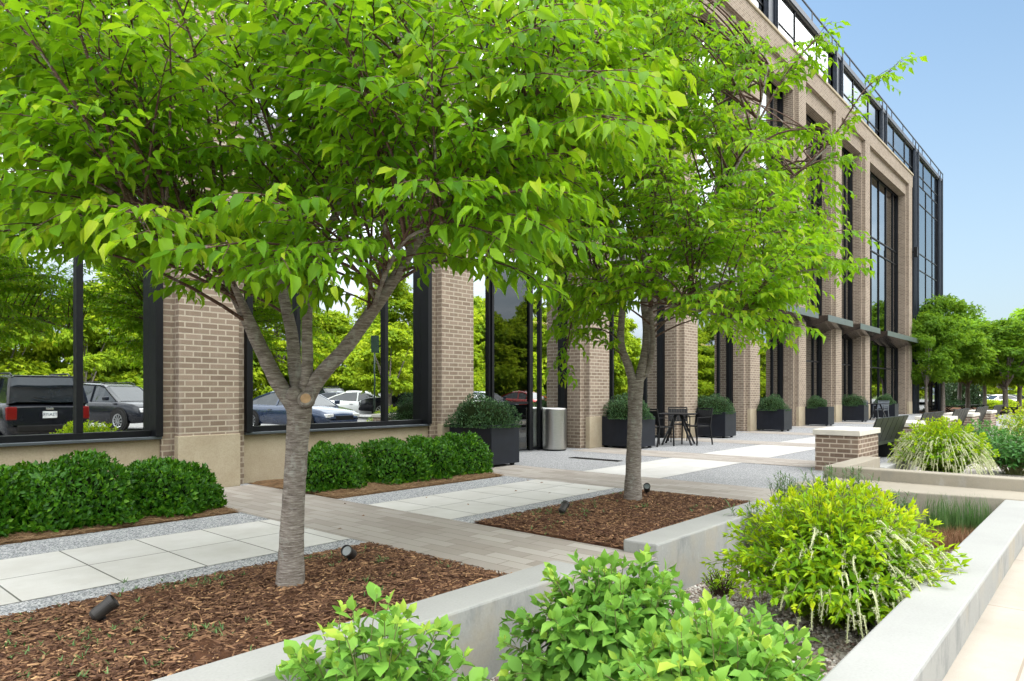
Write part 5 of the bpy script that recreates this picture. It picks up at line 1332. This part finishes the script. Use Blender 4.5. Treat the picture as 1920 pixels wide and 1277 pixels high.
def build_car(kind, paint, label, loc, rz, rim='wheel_rim', plate=None, group='parked cars behind the photographer', rails=False):
    st, cab, wx, wr, body, glass, roof = car_mesh(kind)
    c = thing('parked_car', label, 'car', loc, rz, group)
    bo = body.build('body', paint, c, smooth=True, bevel=0.02)
    glass.build('cabin_windows', 'car_glass', c, smooth=False)
    roof.build('roof', paint, c, smooth=False)
    W_ = st[4][1]
    for x in wx:
        for s_ in (1, -1):
            y = s_ * (W_ - 0.10)
            w_ = MB().lathe([(wr * .62, -.11), (wr * .96, -.11), (wr, -.07), (wr, .07), (wr * .96, .11), (wr * .66, .11), (wr * .62, .09)], 28).build('wheel', 'rubber', c)
            w_.location = (x, y + s_ * 0.015, wr); w_.rotation_euler = (R(-90 * s_), 0, 0)
            rm = MB().lathe([(wr * .66, .07), (wr * .64, .112), (wr * .56, .10), (wr * .54, .06)], 24)
            for q in range(10):
                a = q * 0.6283; rm.bar((0.03 * math.cos(a), 0.03 * math.sin(a), .10), (wr * .6 * math.cos(a), wr * .6 * math.sin(a), .095), .035, .03)
            rm.build('rim', rim, w_)
            ar = MB().lathe([(wr * 1.16, -.02), (wr * 1.16, .004), (0.01, .004)], 24).build('wheel_arch', 'rubber', c)
            ar.location = (x, s_ * (W_ - 0.003), wr + 0.02); ar.rotation_euler = (R(-90 * s_), 0, 0)
    xr, xf = st[0][0], st[-1][0]
    hz = st[1][3]; fz = st[-2][3]
    for s_ in (1, -1):
        MB().box(xr - .005, xr + .26, s_ * .80 - .11, s_ * .80 + .11, hz - .30, hz + .0).build('tail_light', 'lamp_red', c, bevel=.03) if kind != 'pickup' else MB().box(xr - .01, xr + .1, s_ * .86 - .09, s_ * .86 + .09, .8, 1.12).build('tail_light', 'lamp_red', c, bevel=.02)
        MB().box(xf - .40, xf - .03, s_ * .64 - .16, s_ * .64 + .16, fz - .17, fz - .03).build('headlight', 'lamp_clear', c, bevel=.03)
        xm = cab[-1][0] - 0.25
        MB().box(xm - .10, xm + .06, s_ * (W_ + .02), s_ * (W_ + .20), st[4][3] + .02, st[4][3] + .17).build('mirror', paint, c, bevel=.03)
        MB().box(-0.55, -0.36, s_ * W_ - .012, s_ * W_ + .022, st[4][3] - .17, st[4][3] - .14).build('door_handle', 'chrome', c)
    MB().box(xf - .10, xf + .012, -.42, .42, fz - .32, fz - .10).build('grille', 'black_metal', c, bevel=.02)
    MB().box(xf - .2, xf + .03, -.62, .62, st[-1][2] - .02, st[-1][2] + .10).build('front_bumper', 'black_metal' if kind != 'sedan' else paint, c, bevel=.03)
    MB().box(xr - .05, xr + .2, -.70, .70, st[0][2] - .02, st[0][2] + .14).build('rear_bumper', 'rubber', c, bevel=.03)
    p = MB().box(xr - .028, xr - .012, -.165, .165, hz - .27, hz - .11).build('number_plate', 'plate_white', c, bevel=.003)
    if plate:
        fc = bpy.data.curves.new('plate_text', 'FONT'); fc.body = plate; fc.size = 0.105; fc.align_x = 'CENTER'; fc.align_y = 'CENTER'; fc.extrude = 0.001
        tmp = bpy.data.objects.new('plate_text', fc); COL.objects.link(tmp)
        me = bpy.data.meshes.new_from_object(tmp.evaluated_get(bpy.context.evaluated_depsgraph_get()))
        bpy.data.objects.remove(tmp)
        tx = link('plate_text', me, 'ink', p); tx.location = (xr - .031, 0, hz - .19); tx.rotation_euler = (R(90), 0, R(-90))
        MB().box(xr - .02, xr + .05, -.75, .75, cab[2][2] - .02, cab[2][2] + .02).build('spoiler', paint, c, bevel=.01)
        MB().bar((xr - .01, 0.05, 1.16), (xr + .03, -.35, 1.20), .02, .02).build('rear_wiper', 'rubber', c)
        MB().box(xr - .03, xr, -.09, .09, hz - .07, hz - .02).build('badge', 'chrome', c, bevel=.02)
    if rails or kind == 'suv':
        for s_ in (1, -1):
            MB().tube([(-1.7, s_ * .64, 1.73), (-1.55, s_ * .64, 1.79), (0, s_ * .64, 1.79), (.25, s_ * .64, 1.72)], .02, 6).build('roof_rail', 'black_metal', c)
    return c
LZ = -0.158
CGp = 'parked cars behind the photographer'
c1 = build_car('suv', 'car_black', 'black sport utility car seen from behind, with a pale number plate, in the left window', (5.3, -4.7, LZ), R(-90), plate='T2AIYR')
c1.scale = (1, 1, 1.06)
c2 = build_car('suv', 'car_black', 'black sport utility car showing its front, in the left window', (9.7, -10.8, LZ), R(72))
c3 = build_car('sedan', 'car_blue', 'dark blue saloon car behind the near trunk, in the second window', (14.0, -5.0, LZ), R(80))
c4 = build_car('sedan', 'car_white', 'white saloon car in the second window, left of the dark pickup', (22.9, -13.0, LZ), R(50))
c5 = build_car('sedan', 'car_grey', 'grey saloon car behind the white one in the second window', (27.0, -20.8, LZ), R(60))
c6 = build_car('pickup', 'car_black', 'dark pickup truck at the right end of the second window', (24.6, -10.9, LZ), R(-145))
c7 = build_car('sedan', 'car_red', 'red car reflected in the glass behind the second planter', (38.0, -13.5, LZ), R(90))
dup(c4, (30.0, -12.0, LZ), R(90), 'white saloon car reflected in the entrance glass above the steel bin')
dup(c3, (33.0, -13.0, LZ), R(90), 'dark blue car beside a white one, in the entrance glass')
dup(c4, (28.5, -20.5, LZ), R(-90), 'white saloon in the narrow glass right of the second brick column')
dup(c5, (31.2, -21.0, LZ), R(90), 'grey saloon car at the back row of the car park')
dup(c2, (27.0, -22.5, LZ), R(90), 'black sport utility car at the back row, behind the pickup truck')
dup(c5, (17.8, -21.0, LZ), R(90), 'grey saloon car far back in the left window, beyond the black car')
fx = 'pale cars parked beyond the far grove'
for i, (px, d_, src, rz, lb) in enumerate(((1846, 80, c4, 0.75, 'white saloon car parked beyond the far grove'), (1872, 78, c4, 2.4, 'white car with red tail lights right of the white saloon, beyond the grove'), (1893, 79, c5, 2.4, 'grey car beyond the grove, right of the pale cars'), (1722, 84, c4, 0.6, 'white car seen between the grove trunks beside the last column'), (1768, 86, c5, 0.6, 'pale grey car half hidden between the grove trunks'), (1916, 82, c3, 2.2, 'dark blue car at the right edge beyond the grove'))):
    v = at(px, 770, d_)
    o = dup(src, (v.x, v.y, -0.49), rz, lb); o['group'] = fx
# parking sign (its back is reflected in the second window)
sg = thing('sign_post', 'dark parking sign on a thin post, reflected in the second window', 'sign', (15.15, -1.85, -0.095))
MB().tube([(0, 0, 0), (0, 0, 3.3)], 0.03, 10).build('post', 'sign_dark', sg, smooth=True)
MB().box(-0.17, 0.17, 0.035, 0.045, 2.75, 3.35).build('sign_board', 'sign_dark', sg, bevel=0.004)
